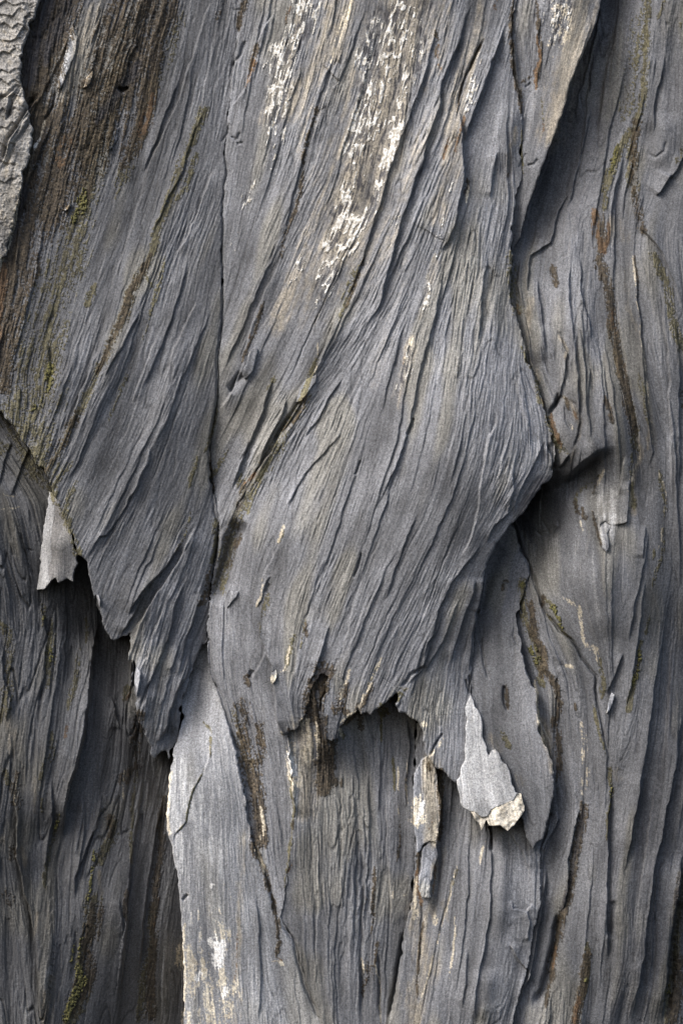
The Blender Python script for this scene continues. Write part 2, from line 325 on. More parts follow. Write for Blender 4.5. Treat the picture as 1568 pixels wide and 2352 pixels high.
# ------------------------------------------------------------------ stains, lichen, wear, and some painted shade and lit edges
for a in [
 # brown iron stain, upper left
 ('brown', "1:240,0 170,200 120,400 200,550 120,800 60,1000 20,1167", 46, .95, 0), ('brown', "1:300,0 240,200 190,380", 40, 1, 0),
 ('brown', "1:700,0 640,130 590,330 500,500 400,700 300,850 180,1020", 52, .8, 0), ('brown', "1:560,0 480,250 400,480 300,700 180,900", 34, .75, 0),
 ('brown', "1:800,0 740,130 700,300 640,560 560,760", 24, .8), ('brown', "3:60,0 20,200 0,420 0,520", 40, .9, 0),
 ('brown', "1:420,420 330,640 260,820 160,1020 80,1167", 40, .85, 0), ('brown', "3:150,0 90,180 60,330 30,600", 24, .7, 0),
 ('rough', "1:700,0 560,330 400,700 250,950", 75, 1, 0), ('rough', "1:240,0 130,380 100,900 0,1167", 60, 1, 0), ('rough', "3:100,0 60,300 60,600 180,900", 60, .9, 0),
 ('dark', "1:230,0 170,180 130,380", 22, .9, 0), ('dark', "1:330,0 260,150 200,300", 26, .7), ('dark', "3:30,30 10,200 0,500", 12, .8),
 ('dark', "1:640,280 560,400 440,560", 16, .7), ('dark', "1:120,850 60,1050 20,1167", 14, .9), ('rust', "3:30,40 15,250 0,420", 10, .9),
 ('rust', "1:700,430 640,620", 10, .5), ('rust', "1:320,620 280,760", 16, .5),
 ('olive', "1:560,330 510,450 450,640 400,850 360,1020 320,1167", 30, .8, 0), ('olive', "3:330,0 250,150 130,500 80,700 200,950", 42, .68, 0),
 ('olive', "3:240,350 230,600 170,800 190,960", 40, .66, 0), ('olive', "1:840,60 790,180 700,400 640,600 520,900", 16, .6),
 ('olive', "1:930,500 850,700 770,920 720,1060 690,1167 3:690,0 600,170 560,300 500,430 450,540 370,700 300,830 240,960", 10, .95, 0),
 ('brown', "3:690,0 600,170 560,300 500,430 450,540", 9, .9), ('brown', "3:370,700 300,830 220,980", 14, .7),
 ('olive', "3:440,130 400,240", 9, .7), ('olive', "3:560,280 640,60 710,160", 5, .4), ('olive', "3:760,0 690,280 500,750", 6, .5),
 ('olive', "1:900,700 850,850 790,930", 8, .7), ('olive', "a:640,0 560,120 480,250 440,180", 6, .8), ('olive', "a:690,190 620,300 580,430 640,620", 8, .8),
 ('olive', "a:420,150 450,250 560,450 640,640 700,820", 9, .75, 0), ('olive', "a:540,20 440,180", 5, .7), ('olive', "3:900,920 860,1060", 5, .6),
 ('pale', "1:350,110 320,250 290,350 275,400", 12, .9), ('pale', "1:400,0 380,100 380,180", 14, .6), ('tan', "1:420,60 360,250", 16, .6),
 ('pale', "1:190,520 160,620 120,760 70,850", 22, .75, 0), ('tan', "1:220,420 200,520 190,620", 16, .6), ('tan', "1:330,420 300,480", 8, .7),
 ('pale', "1:20,60 30,250 20,420 20,640 0,900 0,1167", 50, .55, 0), ('cream', "1:210,545 190,640 165,690", 2.5, .9), ('pale', "1:158,600 130,740 90,880", 14, .8, 0), ('cream', "1:100,870 80,960 60,1060 35,1167", 4, .8),  # cream edge of the block, the light it catches painted in
 ('tan', "1:80,900 20,960 0,1000", 14, .6), ('cream', "3:20,0 8,50 0,90", 5, .8), ('white', "1:190,640 165,680", 4, .7),
 # lichen band and tan weathering on the central slab
 ('tan', "1:1540,0 1440,300 1330,500 2:60,0 0,260", 34, .65, 0), ('tan', "1:1400,0 1300,300 1200,560", 20, .45, 0),
 ('tan', "2:330,0 260,250 190,500 100,800 20,1100", 80, .85, 0), ('cream', "1:1568,60 1500,300 1490,330", 4, .5), ('cream', "2:60,0 20,120 0,200", 5, .6),
 ('tan', "1:1560,700 1480,900 1400,1100 3:1340,100 1270,300", 40, .45, 0), ('tan', "2:500,30 470,200 440,350", 14, .6), ('tan', "2:470,0 430,150", 14, .5),
 ('tan', "2:650,0 620,150 560,350 520,520 500,800 440,1000", 24, .62, 0), ('rust', "2:560,540 530,650 510,720", 7, .5), ('rust', "2:490,640 470,740", 3, .6),
 ('rust', "2:450,200 440,290 460,330", 4, .7), ('brown', "2:430,150 445,190 425,280", 4, .8), ('rust', "2:710,0 700,60", 5, .5),
 ('brown', "2:650,180 600,290 550,400 530,520", 3, .9), ('brown', "4:110,0 60,130 20,250", 5, .8), ('olive', "4:80,40 30,180 0,300", 9, .8),
 ('tan', "4:330,380 290,520 260,700", 22, .5), ('tan', "4:200,0 100,200", 40, .2), ('cream', "4:330,370 300,470 280,540", 5, .6), ('rust', "4:300,440 280,520", 3, .5),
 ('tan', "4:430,0 400,150 360,300", 12, .4), ('brown', "3:1200,210 1160,350 1100,480", 5, .9), ('rust', "3:1150,330 1130,410", 4, .5),
 ('olive', "3:1450,450 1400,600 1370,690 1290,800", 8, .85), ('cream', "3:1450,400 1440,560", 2.5, .7), ('olive', "3:1250,550 1210,620", 6, .7),
 ('brown', "3:1400,640 1350,740 1290,800", 7, .8), ('brown', "5:1080,0 1100,-80 1110,-140", 8, .6), ('olive', "3:1100,1000 1110,1100 1130,1167", 12, .75),
 ('rust', "3:1170,990 1110,1040", 4, .8), ('olive', "3:1040,880 1000,950 960,1010", 6, .6), ('olive', "5:1070,0 1040,200 1010,330 1000,380", 11, .85),
 ('olive', "5:980,30 985,170 960,300", 8, .7), ('brown', "5:960,250 950,350 900,430", 10, .6), ('brown', "5:1100,100 1030,260", 7, .6), ('olive', "5:870,0 840,120 800,180", 4, .6),
 ('brown', "3:950,920 970,1000 970,1080", 4, .7), ('olive', "3:990,680 960,820 930,900", 4, .5),
 ('brown', "1:1120,0 1100,60 1090,130", 9, .8), ('rust', "1:1165,270 1150,330 1120,410", 6, .42), ('brown', "1:1170,200 1140,330", 8, .5), ('brown', "1:1310,40 1300,120", 4, .6), ('rust', "1:1330,30 1300,100", 3, .7),
 ('brown', "1:1440,500 1390,700 1370,900 1300,1060 1280,1167", 6, .75, 0), ('brown', "1:1020,0 980,110", 7, .5),
 # lower fringe of the slab
 ('cream', "5:1290,60 1270,150", 4, .7), ('cream', "5:1200,310 1195,380 1170,430", 3.5, .8), ('olive', "5:1290,80 1270,150", 4, .8), ('olive', "5:1225,370 1190,500 1200,580", 8, .7),
 ('olive', "5:1350,560 1320,620 1300,710", 6, .85), ('cream', "5:1320,600 1300,720 1260,740", 3, .6), ('brown', "5:1400,500 1400,570", 4, .8), ('olive', "5:1400,490 1370,620", 3, .7),
 ('cream', "5:1240,740 1240,780", 7, .9), ('cream', "5:1285,1000 1310,1012", 5, .9), ('rust', "5:1318,980 1320,1000", 3, .8),
 ('brown', "6:30,780 10,850 -20,920", 12, .75), ('cream', "6:50,710 20,790 0,870", 4, .8), ('cream', "6:190,660 150,760 100,850 80,900 0,960", 4, .85),
 ('brown', "6:150,770 110,850 60,930 0,980", 7, .85), ('olive', "6:180,690 130,790", 4, .7), ('brown', "6:0,870 40,940 90,900", 9, .7),
 ('cream', "6:370,965 400,975", 5, .9), ('cream', "6:430,1080 405,1110", 2, .8), ('olive', "6:300,800 260,840 230,870", 8, .8), ('tan', "6:280,800 310,800", 7, .6),
 ('brown', "b:620,260 560,380 510,480 490,560 540,640", 20, .95, 0), ('dark', "b:620,260 580,310", 12, 1, 0), ('brown', "b:620,400 590,500 570,620", 12, .9, 0), ('rough', "b:600,300 540,500 520,650", 34, 1, 0),
 ('olive', "b:500,500 470,600", 9, .6), ('dark', "b:600,520 600,640 620,780", 8, .8),
 # columns under the fringe
 ('tan', "b:440,680 470,900 500,1150 480,1400", 26, .85, 0), ('cream', "b:430,650 480,720 520,830 500,1000", 22, .75), ('white', "b:340,900 370,1080 400,1100", 10, .7),
 ('cream', "b:345,800 360,1000 390,1150 385,1250", 16, .55), ('pale', "b:370,760 400,1000 400,1400", 26, .8, 0),
 ('brown', "b:600,650 600,780 640,900 650,1050 640,1180", 13, 1, 0), ('brown', "b:600,880 600,1150 625,1220", 15, 1, 0), ('brown', "b:690,840 680,1000 660,1150 720,1170", 12, 1, 0), ('rough', "b:640,820 640,1200", 30, 1, 0),
 ('cream', "b:750,720 740,800", 8, .6), ('olive', "b:760,740 770,810", 5, .7), ('brown', "b:880,560 920,640 930,760", 7, .8), ('olive', "b:1080,520 1110,600 1150,620", 9, .7), ('olive', "b:1090,600 1090,850", 2.5, .8),
 ('olive', "b:1190,970 1200,1250", 3, .7), ('brown', "8:270,250 275,350 260,430", 4, .8), ('cream', "b:1300,1000 1300,1250 1310,1400", 2.5, .7), ('brown', "b:1300,1100 1290,1250", 3, .8),
 ('cream', "b:1230,1050 1230,1400 1240,1470", 2.5, .6), ('cream', "8:100,870 110,950", 2.5, .9), ('cream', "8:160,900 180,1000 185,1171", 2.5, .9), ('brown', "8:155,450 150,700 145,760", 5, .7), ('brown', "8:170,800 110,1000", 14, .4),
 ('brown', "8:100,900 105,1050", 5, .7), ('cream', "8:300,480 280,560 290,600", 12, .45), ('cream', "8:245,520 245,600", 2.5, .6),
 # brown stripe down the pale slab
 ('brown', "5:1120,740 1130,800", 8, .9), ('brown', "5:1100,880 1110,1000 1130,1167", 17, .85, 0), ('olive', "5:1080,900 1100,1050 1140,1167", 14, .6, 0), ('brown', "5:1180,980 1180,1167 7:1175,60 1190,150", 12, .65, 0),
 ('brown', "7:1130,0 1150,100 1180,200 1190,330", 17, .95, 0), ('brown', "7:1170,200 1170,300 1150,400", 10, .9), ('rough', "7:1130,0 1170,200 1190,350", 24, 1, 0), ('dark', "7:1160,240 1160,340", 6, .9),
 ('brown', "7:1160,370 1200,470 1230,560", 8, .8), ('cream', "7:1190,180 1200,280 1190,330", 5, .6), ('cream', "7:1160,370 1220,500", 5, .55), ('brown', "7:1240,580 1260,700 1270,800 1255,870", 6, .9),
 ('cream', "7:1240,885 1265,885 1290,905", 4, .9), ('rust', "7:1260,870 1285,890", 3, .9), ('olive', "7:1320,0 1340,200 1330,300 1310,430 1300,540", 4, .9), ('brown', "7:1340,240 1335,290", 4, .8), ('rust', "7:1330,440 1305,490", 3, .8),
 ('tan', "7:1115,300 1105,450 1080,800 1080,1167", 14, .5, 0), ('rust', "7:1080,750 1070,1000 1040,1167", 3, .5), ('olive', "7:930,0 880,110 850,240 805,300", 2.5, .9),
 ('olive', "5:920,950 965,1000 960,1120", 2.5, .8),
 ('pale', "7:830,60 880,200 950,420 960,700 930,900 900,1167", 75, .55, 0), ('pale', "7:800,40 780,200 830,400 850,700 860,1167", 30, .7, 0),
 ('white', "7:960,780 990,830 980,880", 17, 1, 0), ('white', "7:1010,800 1000,850", 9, .9, 0), ('white', "7:910,920 900,970", 7, .95), ('white', "7:970,520 960,540", 5, .9), ('cream', "7:990,760 950,870 880,900", 34, .55, 0), ('cream', "7:860,870 930,1000 1030,1020 1000,1120 900,1167", 40, .55, 0),
 ('white', "7:1040,990 1020,1050", 9, .5), ('white', "7:850,570 870,560", 5, .6), ('cream', "7:780,20 770,130 765,220 780,300", 4, .9, 0), ('cream', "7:845,700 838,1000 840,1167", 4, .7, 0),  # lit left edge of the slab painted as cream strips
 ('cream', "7:1000,500 1080,600", 20, .2),
 # strip flake
 ('cream', "f:220,900 200,1100 200,1250", 17, .9), ('white', "f:280,950 240,1080 200,1180", 6, 1), ('white', "f:220,1080 200,1220", 6, .8), ('tan', "f:340,500 370,900 400,1250 380,1400", 22, .95, 0), ('brown', "f:470,600 480,900 490,1150 470,1400", 8, .95, 0),
 ('rust', "f:410,1700 400,1900 390,2050", 4, .9), ('rust', "f:200,1750 190,1950 230,2080 250,2200", 5, .95), ('brown', "f:215,1580 205,1800", 6, .9), ('cream', "f:190,1850 170,2100 160,2352", 5, .8), ('tan', "f:420,1650 400,2000 380,2352", 12, .7),
 ('cream', "f:430,1150 410,1400 430,1500", 7, .7), ('rust', "f:380,1150 340,1300", 3, .6), ('brown', "f:340,500 345,600", 4, .9), ('cream', "f:520,200 440,330 350,420", 3, .6),
 ('tan', "8:340,650 360,800 400,900 330,1050 340,1171", 30, .6, 0), ('brown', "8:380,700 360,850 350,1050", 3, .8), ('cream', "8:350,650 345,700", 5, .8), ('cream', "8:430,670 440,720", 6, .8), ('tan', "8:480,350 440,550 500,700", 12, .5),
 ('cream', "8:530,450 500,600 450,780 370,1050", 3, .7), ('cream', "8:680,270 650,380 640,440", 3, .7), ('olive', "8:535,460 520,540", 4, .8), ('brown', "8:680,260 690,360", 4, .8), ('cream', "8:530,660 520,800 495,960", 2.5, .6),
 ('brown', "8:120,550 100,700", 3, .4),
 # band at the top right
 ('tan', "2:1120,0 1060,250 1000,420 960,600", 44, .7, 0), ('cream', "2:1010,20 1000,150 960,260", 26, .5), ('rust', "2:895,170 910,270 890,330 890,410", 4, .95), ('brown', "2:890,0 898,120 915,250 892,400", 5, .8),
 ('brown', "2:785,0 772,180 790,330 820,440 820,520", 6, .85), ('tan', "2:780,200 800,330 820,430", 8, .8), ('brown', "2:870,350 820,380", 4, .7), ('rust', "2:920,560 922,610", 3, .8), ('olive', "2:915,430 920,560", 2.5, .6),
 ('tan', "2:800,590 770,700 760,800", 9, .6), ('brown', "2:770,790 760,815", 4, .8), ('olive', "2:825,600 830,800", 3, .6), ('brown', "2:570,820 572,900", 5, .8), ('cream', "2:575,850 575,940", 2.5, .8),
 # right mass
 ('dark', "2:1220,0 1130,350 1060,600 960,850 880,1060", 60, .4, 0), ('dark', "2:1300,0 1240,300 1160,700 1060,1000", 60, .34, 0), ('dark', "2:1480,100 1500,600 1540,1000", 90, .3, 0),  # darker rock, with the band's cast shadow painted over it
 ('dark', "2:1210,100 1150,300 1140,420", 8, .8), ('dark', "2:1080,820 1040,900", 14, .7),
 ('olive', "2:1400,0 1390,200 1380,420 1350,570 1270,700 1215,830 1200,950", 9, .9, 0), ('olive', "2:1380,50 1340,300 1290,540", 22, .4), ('olive', "2:1340,600 1330,800 1340,900", 14, .7), ('brown', "2:1350,560 1335,850 1370,1050", 10, .7, 0),
 ('olive', "2:1210,800 1200,960", 8, .7), ('rust', "2:1165,960 1160,1060 1200,1150", 8, .95, 0), ('rust', "2:1215,1010 1215,1130", 4, .8), ('brown', "2:1170,960 1190,1171", 14, .8), ('tan', "2:1230,1000 1300,1100", 30, .4),
 ('brown', "4:1170,0 1200,120", 10, .9), ('brown', "4:1200,60 1235,250 1250,400 1280,560 1300,680 1330,800", 11, .95, 0), ('rust', "4:1235,250 1250,370", 5, .6), ('olive', "4:1300,640 1340,780 1345,820", 9, .8), ('olive', "4:1230,300 1270,560", 9, .7),
 ('tan', "4:1290,60 1310,250 1370,420 1400,750 1400,880", 7, .7), ('cream', "4:1330,0 1345,200 1370,420 1400,700 1420,860", 3.5, .75), ('brown', "4:1340,0 1350,230", 3, .8), ('olive', "4:1350,520 1380,660 1395,770", 7, .8),
 ('olive', "4:1420,0 1480,120 1500,260 1550,420", 10, .75, 0), ('tan', "4:1480,170 1540,380 1550,520", 14, .5), ('brown', "4:1550,600 1568,700", 8, .6), ('olive', "2:1440,90 1480,0", 4, .7), ('olive', "2:1568,640 1530,740", 8, .7), ('olive', "2:1568,90 1530,140", 5, .7),
 ('brown', "4:960,40 985,140", 7, .8), ('brown', "4:1195,640 1215,700 1232,765", 6, .9), ('tan', "4:1340,820 1370,900 1330,1010 1330,1171", 10, .8, 0), ('olive', "4:1330,820 1340,900", 8, .7),
 ('olive', "4:780,0 780,120 810,260", 11, .8, 0), ('rust', "4:790,180 820,270", 5, .6), ('tan', "4:870,200 840,370 860,470 900,560", 10, .7, 0), ('cream', "4:835,400 870,500 900,560", 3, .8), ('olive', "4:820,420 880,540 900,640 925,690", 6, .9), ('rust', "4:905,640 925,680", 4, .7),
 ('rust', "d:540,260 550,380 600,480 615,520", 4.5, 1), ('olive', "d:500,260 540,400 620,540 680,570", 8, .75), ('tan', "d:640,140 700,200 750,300 750,430 690,640", 10, .8), ('rust', "d:710,240 745,310", 3.5, .8), ('brown', "d:650,140 680,240", 5, .7), ('cream', "d:660,290 700,400", 6, .5),
 ('tan', "4:985,360 1030,430 1020,480", 5, .8), ('olive', "4:1070,1171 1080,1080 1180,1000", 5, .5),
 ('cream', "d:960,690 880,850", 4, .6), ('brown', "d:900,790 865,880", 3, .8), ('brown', "d:730,930 760,1040", 5, .9), ('brown', "d:780,980 810,1080", 6, .8), ('cream', "d:770,1090 780,1180", 3, .8), ('brown', "d:860,1020 890,1160 930,1290", 3, 1), ('olive', "d:1160,780 1170,900 1180,1000", 5, .9),
 ('cream', "d:1180,540 1220,600 1150,800 1140,1000", 5, .6), ('olive', "d:1160,560 1160,640 1150,760", 3.5, .8), ('olive', "d:1370,700 1400,900 1430,960 1420,1060", 5, .8), ('rust', "d:1425,900 1440,960", 3, .8), ('olive', "d:1340,1320 1330,1392", 5, .8), ('cream', "d:1370,720 1430,900 1400,1200 1370,1300", 3, .5),
 ('dark', "d:500,760 400,900 330,1050 380,1180", 26, .95), ('dark', "d:420,950 400,1100 420,1250", 16, .8), ('dark', "6:700,140 760,200", 14, .6),  # shade under the overhang painted dark in the hollow
 ('pale', "d:1000,640 950,900 1050,1000 950,1150", 46, .4, 0), ('pale', "d:450,1100 520,1250 650,1300", 24, .4), ('pale', "6:1130,200 1180,450 1220,600", 60, .3, 0), ('pale', "d:930,1180 955,1310", 5, .9),
 ('brown', "6:870,430 880,560 920,640 930,740", 11, .95, 0), ('olive', "6:835,320 840,450 870,560 900,640 920,740", 9, .95, 0), ('brown', "6:750,330 745,360", 4, .7), ('brown', "6:930,380 920,440", 6, .8), ('olive', "6:925,390 960,420 980,430", 4, .9), ('olive', "6:940,470 1010,540 1070,590", 4, .8),
 ('cream', "6:1010,390 1080,430 1100,530 1110,600", 5, .6), ('cream', "6:1110,600 1160,620 1165,680", 8, .6), ('olive', "6:1170,640 1200,760 1190,850", 6, .7), ('olive', "6:1410,470 1390,560", 4, .9), ('olive', "6:1365,590 1350,720 1330,800 1310,900", 5.5, .95, 0), ('olive', "6:1470,0 1470,180 1420,350", 4, .6),
 ('cream', "6:890,770 900,900 930,1060", 4, .7), ('brown', "6:940,740 985,790 1000,870 985,960 1000,1080 1005,1171", 8, .95, 0), ('tan', "6:920,960 960,1100 970,1171", 14, .6, 0), ('olive', "6:900,760 930,800", 6, .7), ('cream', "6:1100,960 1120,1060 1110,1171", 9, .5), ('olive', "6:1150,880 1170,960 1210,1100", 4, .8),
 ('brown', "6:755,790 760,900", 5, .8), ('brown', "6:1070,870 1075,910", 3, .7), ('olive', "6:730,1000 770,1080", 7, .7), ('tan', "6:680,1020 730,1090", 16, .5), ('tan', "8:800,30 830,80", 14, .5), ('cream', "6:1020,700 1060,710", 4, .6),
 ('cream', "8:1130,0 1110,120", 10, .75), ('brown', "8:1115,170 1085,330 1065,480 1040,600 1005,700 980,850 960,960", 9, 1, 0), ('dark', "8:1110,180 1060,480 1010,650", 6, .9, 0), ('rust', "8:985,820 975,920", 4, .9), ('rough', "8:1115,170 1060,480 980,850", 16, 1, 0),
 ('brown', "8:1130,850 1110,950 1080,1100 1070,1171", 10, .9, 0), ('rust', "8:1090,1040 1065,1171", 6, .7), ('olive', "8:1130,800 1125,950 1100,1060", 7, .8), ('olive', "8:1225,0 1235,100 1225,200 1215,330", 4.5, .95, 0), ('tan', "8:1260,0 1260,60", 14, .5),
 ('olive', "8:1568,500 1540,700 1530,900 1500,1100 1490,1171", 13, .85, 0), ('brown', "8:1568,480 1545,640", 12, .7), ('brown', "8:1560,900 1530,1171", 20, .6, 0), ('dark', "8:1560,450 1530,700 1500,1000", 12, .8), ('brown', "8:990,0 985,150", 6, .7), ('brown', "8:960,960 945,1050 940,1100", 5, .9),
 ('dark', "6:1568,500 1500,900 8:1450,200 1400,600 1350,1100", 95, .5, 0), ('dark', "8:1250,300 1240,700 1260,1100", 50, .35, 0),  # lower folds turned from the sun, their shade painted dark
 # dark wall
 ('olive', "3:0,900 40,870", 20, .5), ('olive', "5:180,400 230,560 230,700 220,800", 12, .55), ('olive', "5:360,620 345,750 310,900", 8, .5), ('olive', "5:0,500 40,560 40,800 20,950", 14, .6), ('tan', "5:30,900 70,1020 90,1120", 18, .65), ('olive', "5:570,800 560,870", 8, .7), ('rust', "5:590,830 570,870", 3.5, .7),
 ('brown', "5:640,920 610,1050 610,1167 7:560,60", 12, .8, 0), ('olive', "5:620,1000 620,1100", 5, .7), ('olive', "5:240,1000 250,1100 200,1167", 10, .5), ('rust', "5:310,970 300,1030", 4, .5), ('olive', "5:380,480 385,600", 5, .6),
 ('brown', "7:90,0 80,100 90,180", 12, .7), ('cream', "7:100,0 90,60 80,170", 5, .5), ('tan', "7:100,350 115,450", 9, .9), ('pale', "7:100,370 120,440", 5, .7), ('tan', "7:170,30 160,200", 7, .5), ('brown', "7:60,350 60,420", 10, .5), ('tan', "7:20,300 10,380", 9, .6),
 ('olive', "7:270,190 250,300 210,480 210,560", 5, .9), ('brown', "7:30,550 60,620", 16, .4), ('tan', "7:180,650 160,760", 5, .7), ('tan', "7:235,640 230,760", 12, .5), ('pale', "7:230,900 220,1050 240,1120", 9, .6), ('tan', "7:240,950 210,1167", 14, .5, 0), ('pale', "7:130,1050 120,1167", 7, .5),
 ('olive', "7:500,220 520,300 470,400 430,450", 12, .8), ('brown', "7:490,210 500,330", 10, .7), ('tan', "7:450,470 465,590", 7, .7), ('pale', "7:455,530 468,600", 4, .6), ('olive', "7:430,600 410,760 360,860 380,1000 350,1100 300,1167", 17, .95, 0), ('brown', "7:440,650 400,800 400,950 330,1100", 18, .8, 0), ('moss', "7:360,780 340,880 380,970 300,1140", 9, .55, 0),
 ('olive', "7:620,0 600,150 600,280 595,440", 3.5, .9), ('tan', "7:595,400 600,450", 3, .9), ('brown', "7:575,560 570,700", 5, .8), ('brown', "7:735,150 725,320 720,430 700,620 695,800 680,950 680,1167", 10, 1, 0), ('olive', "7:690,640 680,830 640,1000 630,1167", 8, .8, 0), ('tan', "7:725,300 730,400", 4, .7), ('rust', "7:720,600 700,760", 3, .7),
 ('cream', "7:560,0 560,150", 2, .6), ('pale', "7:770,480 780,750 740,1000 750,1167", 22, .5, 0), ('cream', "3:0,1070 30,1090 75,1095", 1.6, .6, .02), ('cream', "3:10,1160 60,1155 100,1140", 1.6, .6, .02),
 ('olive', "7:30,0 60,80", 8, .6), ('olive', "7:200,0 190,200", 5, .5),
 # moss points
 ('moss', "6:835,320 836,345", 5, 1), ('moss', "6:1360,630 1350,730 1330,790", 6, .8), ('moss', "8:1232,60 1228,190", 4, 1), ('moss', "8:1125,960 1115,985", 3, 1), ('moss', "3:240,480 230,600 160,700", 9, .42), ('moss', "1:380,860 370,960 330,1020", 12, .55), ('moss', "7:270,190 255,280", 4, .8),
 ('moss', "5:190,470 205,500", 7, .6), ('moss', "5:235,620 235,690", 6, .6), ('moss', "6:870,600 900,700", 9, .7), ('moss', "7:430,380 405,600 420,480", 4, .8), ('moss', "2:1270,660 1220,800", 6, .65), ('moss', "6:950,440 975,430 1010,540", 5, .7), ('moss', "8:1500,1050 1520,1000", 8, .5),

 ('smooth', "7:900,0 930,300 960,700 980,1167", 90, .8, 0), ('smooth', "5:900,900 900,1167", 60, .8, 0), ('cream', "7:960,700 960,1000 930,1167", 60, .3, 0), ('pale', "g:560,760 480,950 400,1100", 9, .8), ('pale', "g:470,760 330,1000", 6, .6), ('tan', "g:900,60 800,300 700,560", 22, .6), ('dark', "3:1230,880 1130,1050 1080,1167 5:1040,160 990,330", 14, .6, 0), ('olive', "3:1400,660 1300,800 1200,980 1110,1130 5:1060,60 1000,350", 16, .62, 0), ('tan', "2:330,-100 250,250 150,600 40,1000", 70, .5, 0), ('tan', "1:1568,-100 1500,300 1400,700", 50, .28, 0), ('tan', "1:30,0 20,300 60,600 20,1000", 50, .5, 0), ('tan', "2:250,-100 150,400 20,900 -100,1300", 110, .42, 0), ('tan', "2:480,0 380,500 250,1000 120,1300", 40, .32, 0), ('tan', "4:300,0 230,300 160,600", 50, .15),  # the dark stroke paints the gully's shade along its fold
 ('tan', "1:480,0 400,260 300,500", 40, .4),
 ('dark', "5:450,560 520,900 560,1100 7:690,100 770,420 800,700 810,1167", 34, .5, 0), ('dark', "5:60,400 200,900 150,1167 7:250,600", 70, .2, 0), ('dark', "7:600,0 560,600 540,1167", 90, .3, 0),  # shade of the recess painted dark over damp rock
 ('smooth', "d:1000,640 1040,800 1000,950", 30, 1, 0), ('smooth', "d:450,1050 600,1250 700,1000", 34, .9, 0), ('smooth', "6:1130,120 1180,400 1220,600 1150,450", 60, .95, 0), ('smooth', "d:1180,900 1300,1100 1350,900", 30, .6),
 ('smooth', "7:880,60 930,250 920,500 930,800 930,1167", 48, .75, 0), ('smooth', "6:730,200 700,400 760,700 850,1100", 50, .6, 0), ('smooth', "2:720,320 680,500 640,760 640,1000", 34, .7), ('smooth', "e:1000,900 1150,1100 1100,1500", 30, .8),
 ('smooth', "4:1040,880 1120,760 1180,850", 30, .6), ('smooth', "7:740,0 700,80", 30, .9), ('smooth', "8:260,420 290,560 260,700", 22, .9), ('smooth', "8:700,800 690,1100", 40, .8), ('smooth', "2:1450,400 1460,800 1500,1000", 60, .7), ('smooth', "1:160,600 90,800", 18, .9),
 ('smooth', "3:780,780 640,1000 720,900", 50, .45), ('smooth', "5:960,850 1000,1100", 24, .8), ('smooth', "4:60,700 0,1100 6:-100,200", 60, .35),
]: paint(*a)
# lichen: where the white flecks lie
LICH = [
 ("broad speckled patch", "2:110,40 280,0 440,0 400,140 410,260 380,370 300,620 230,800 170,960 130,1040 60,1171 1:1540,1167 1480,1167 1500,900 2:-20,900 20,700 60,400", .78, 'white lichen patch', "largest patch of white lichen flecks, widest on the tan band of the central slab"),
 ("tail", "3:1500,0 1568,0 1568,60 1540,180 1480,270 1440,330 1450,230 1420,130", .5, '', "short tail of white lichen flecks just under the largest lichen patch"),
 ("streak", "1:1330,0 1400,0 1480,20 1450,110 1380,250 1340,420 1290,640 1240,850 1220,850 1200,520 1180,480 1220,260", .62, '', "long ragged streak of white lichen on grey slate beside the orange tinted band"),
 ("finger", "1:1150,680 1170,720 1150,800 1165,870 1120,960 1090,1040 1070,1140 1060,1130 1090,960 1120,840", .75, '', "narrow tapering streak of white lichen close to the long fracture line"),
 ("drip", "3:1350,10 1400,20 1390,80 1330,165 1315,150 1340,60", .7, '', "small white lichen cluster below the broad patch, left of its tail"),
 ("top", "2:930,0 1080,0 1070,110 1040,180 1000,230 940,210 925,110", .8, '', "white lichen patch at the head of the tan band beside the dark folds"),
 ("blaze", "2:660,180 675,250 640,340 610,480 570,580 555,560 580,440 610,340 630,260", .8, '', "bright white lichen blaze inside a lens shaped crack right of the grooves"),
 ("mid", "4:385,30 395,90 410,150 400,220 380,290 370,320 375,240 390,150 365,90", .72, '', "thin white lichen fleck line on smooth grey slate above the tan one"),
 ("low", "4:310,370 330,430 330,530 280,650 260,760 245,740 255,600 270,500 290,420", .62, '', "cream and white lichen streak standing alone on the smooth bulge of the slab"),
 ("edge", "2:485,820 505,830 510,880 500,905 490,880", 1.0, '', "little white lichen spot on the curling orange edged plate"),
 ("spot", "2:470,1010 480,1040 470,1110 440,1171 420,1171 440,1090 460,1050", .55, '', "faint white lichen speckle below the curling orange edged plate"),
 ("lineA", "2:250,1000 265,990 255,1060 215,1140 205,1160 235,1050", .6, '', "hairline of white lichen in the groove right of the broad patch"),
]
# ------------------------------------------------------------------ the slabs, back to front
FRACT_UP = "1:1110,0 1090,100 1080,200 1055,400 1040,550 1025,700 1035,790 1020,850 1015,1167 3:1015,200 1005,370 990,470 985,650 960,800 950,900 960,1000 968,1080 970,1167 5:1000,60 985,170 960,330 945,500"
A_RIGHT = "2:800,0 775,80 768,200 780,340 805,430 812,500 825,650 815,820 790,890 785,950 775,1050 780,1171 4:765,90 768,180 790,280 820,400 850,500 885,600 930,740 965,870 970,940 950,1010 900,1060 850,1120 820,1167 6:800,10 740,90 700,150 672,200 645,290 632,370 612,480 600,600 590,740"
J_L = "6:590,740 590,835 c:665,250 700,320 725,400 730,540 760,620 790,690 850,640 880,710 930,760 980,980 1045,1000 1070,1100 1075,1230 1100,1330 1150,1435 1220,1340 1260,1200 1280,1080 1320,970 1310,800 1280,680 1230,590 1190,480 1200,400 1170,300 1165,150 1120,70 6:850,740 820,600 800,480"
SL = []
def slab(**k): SL.append(k)
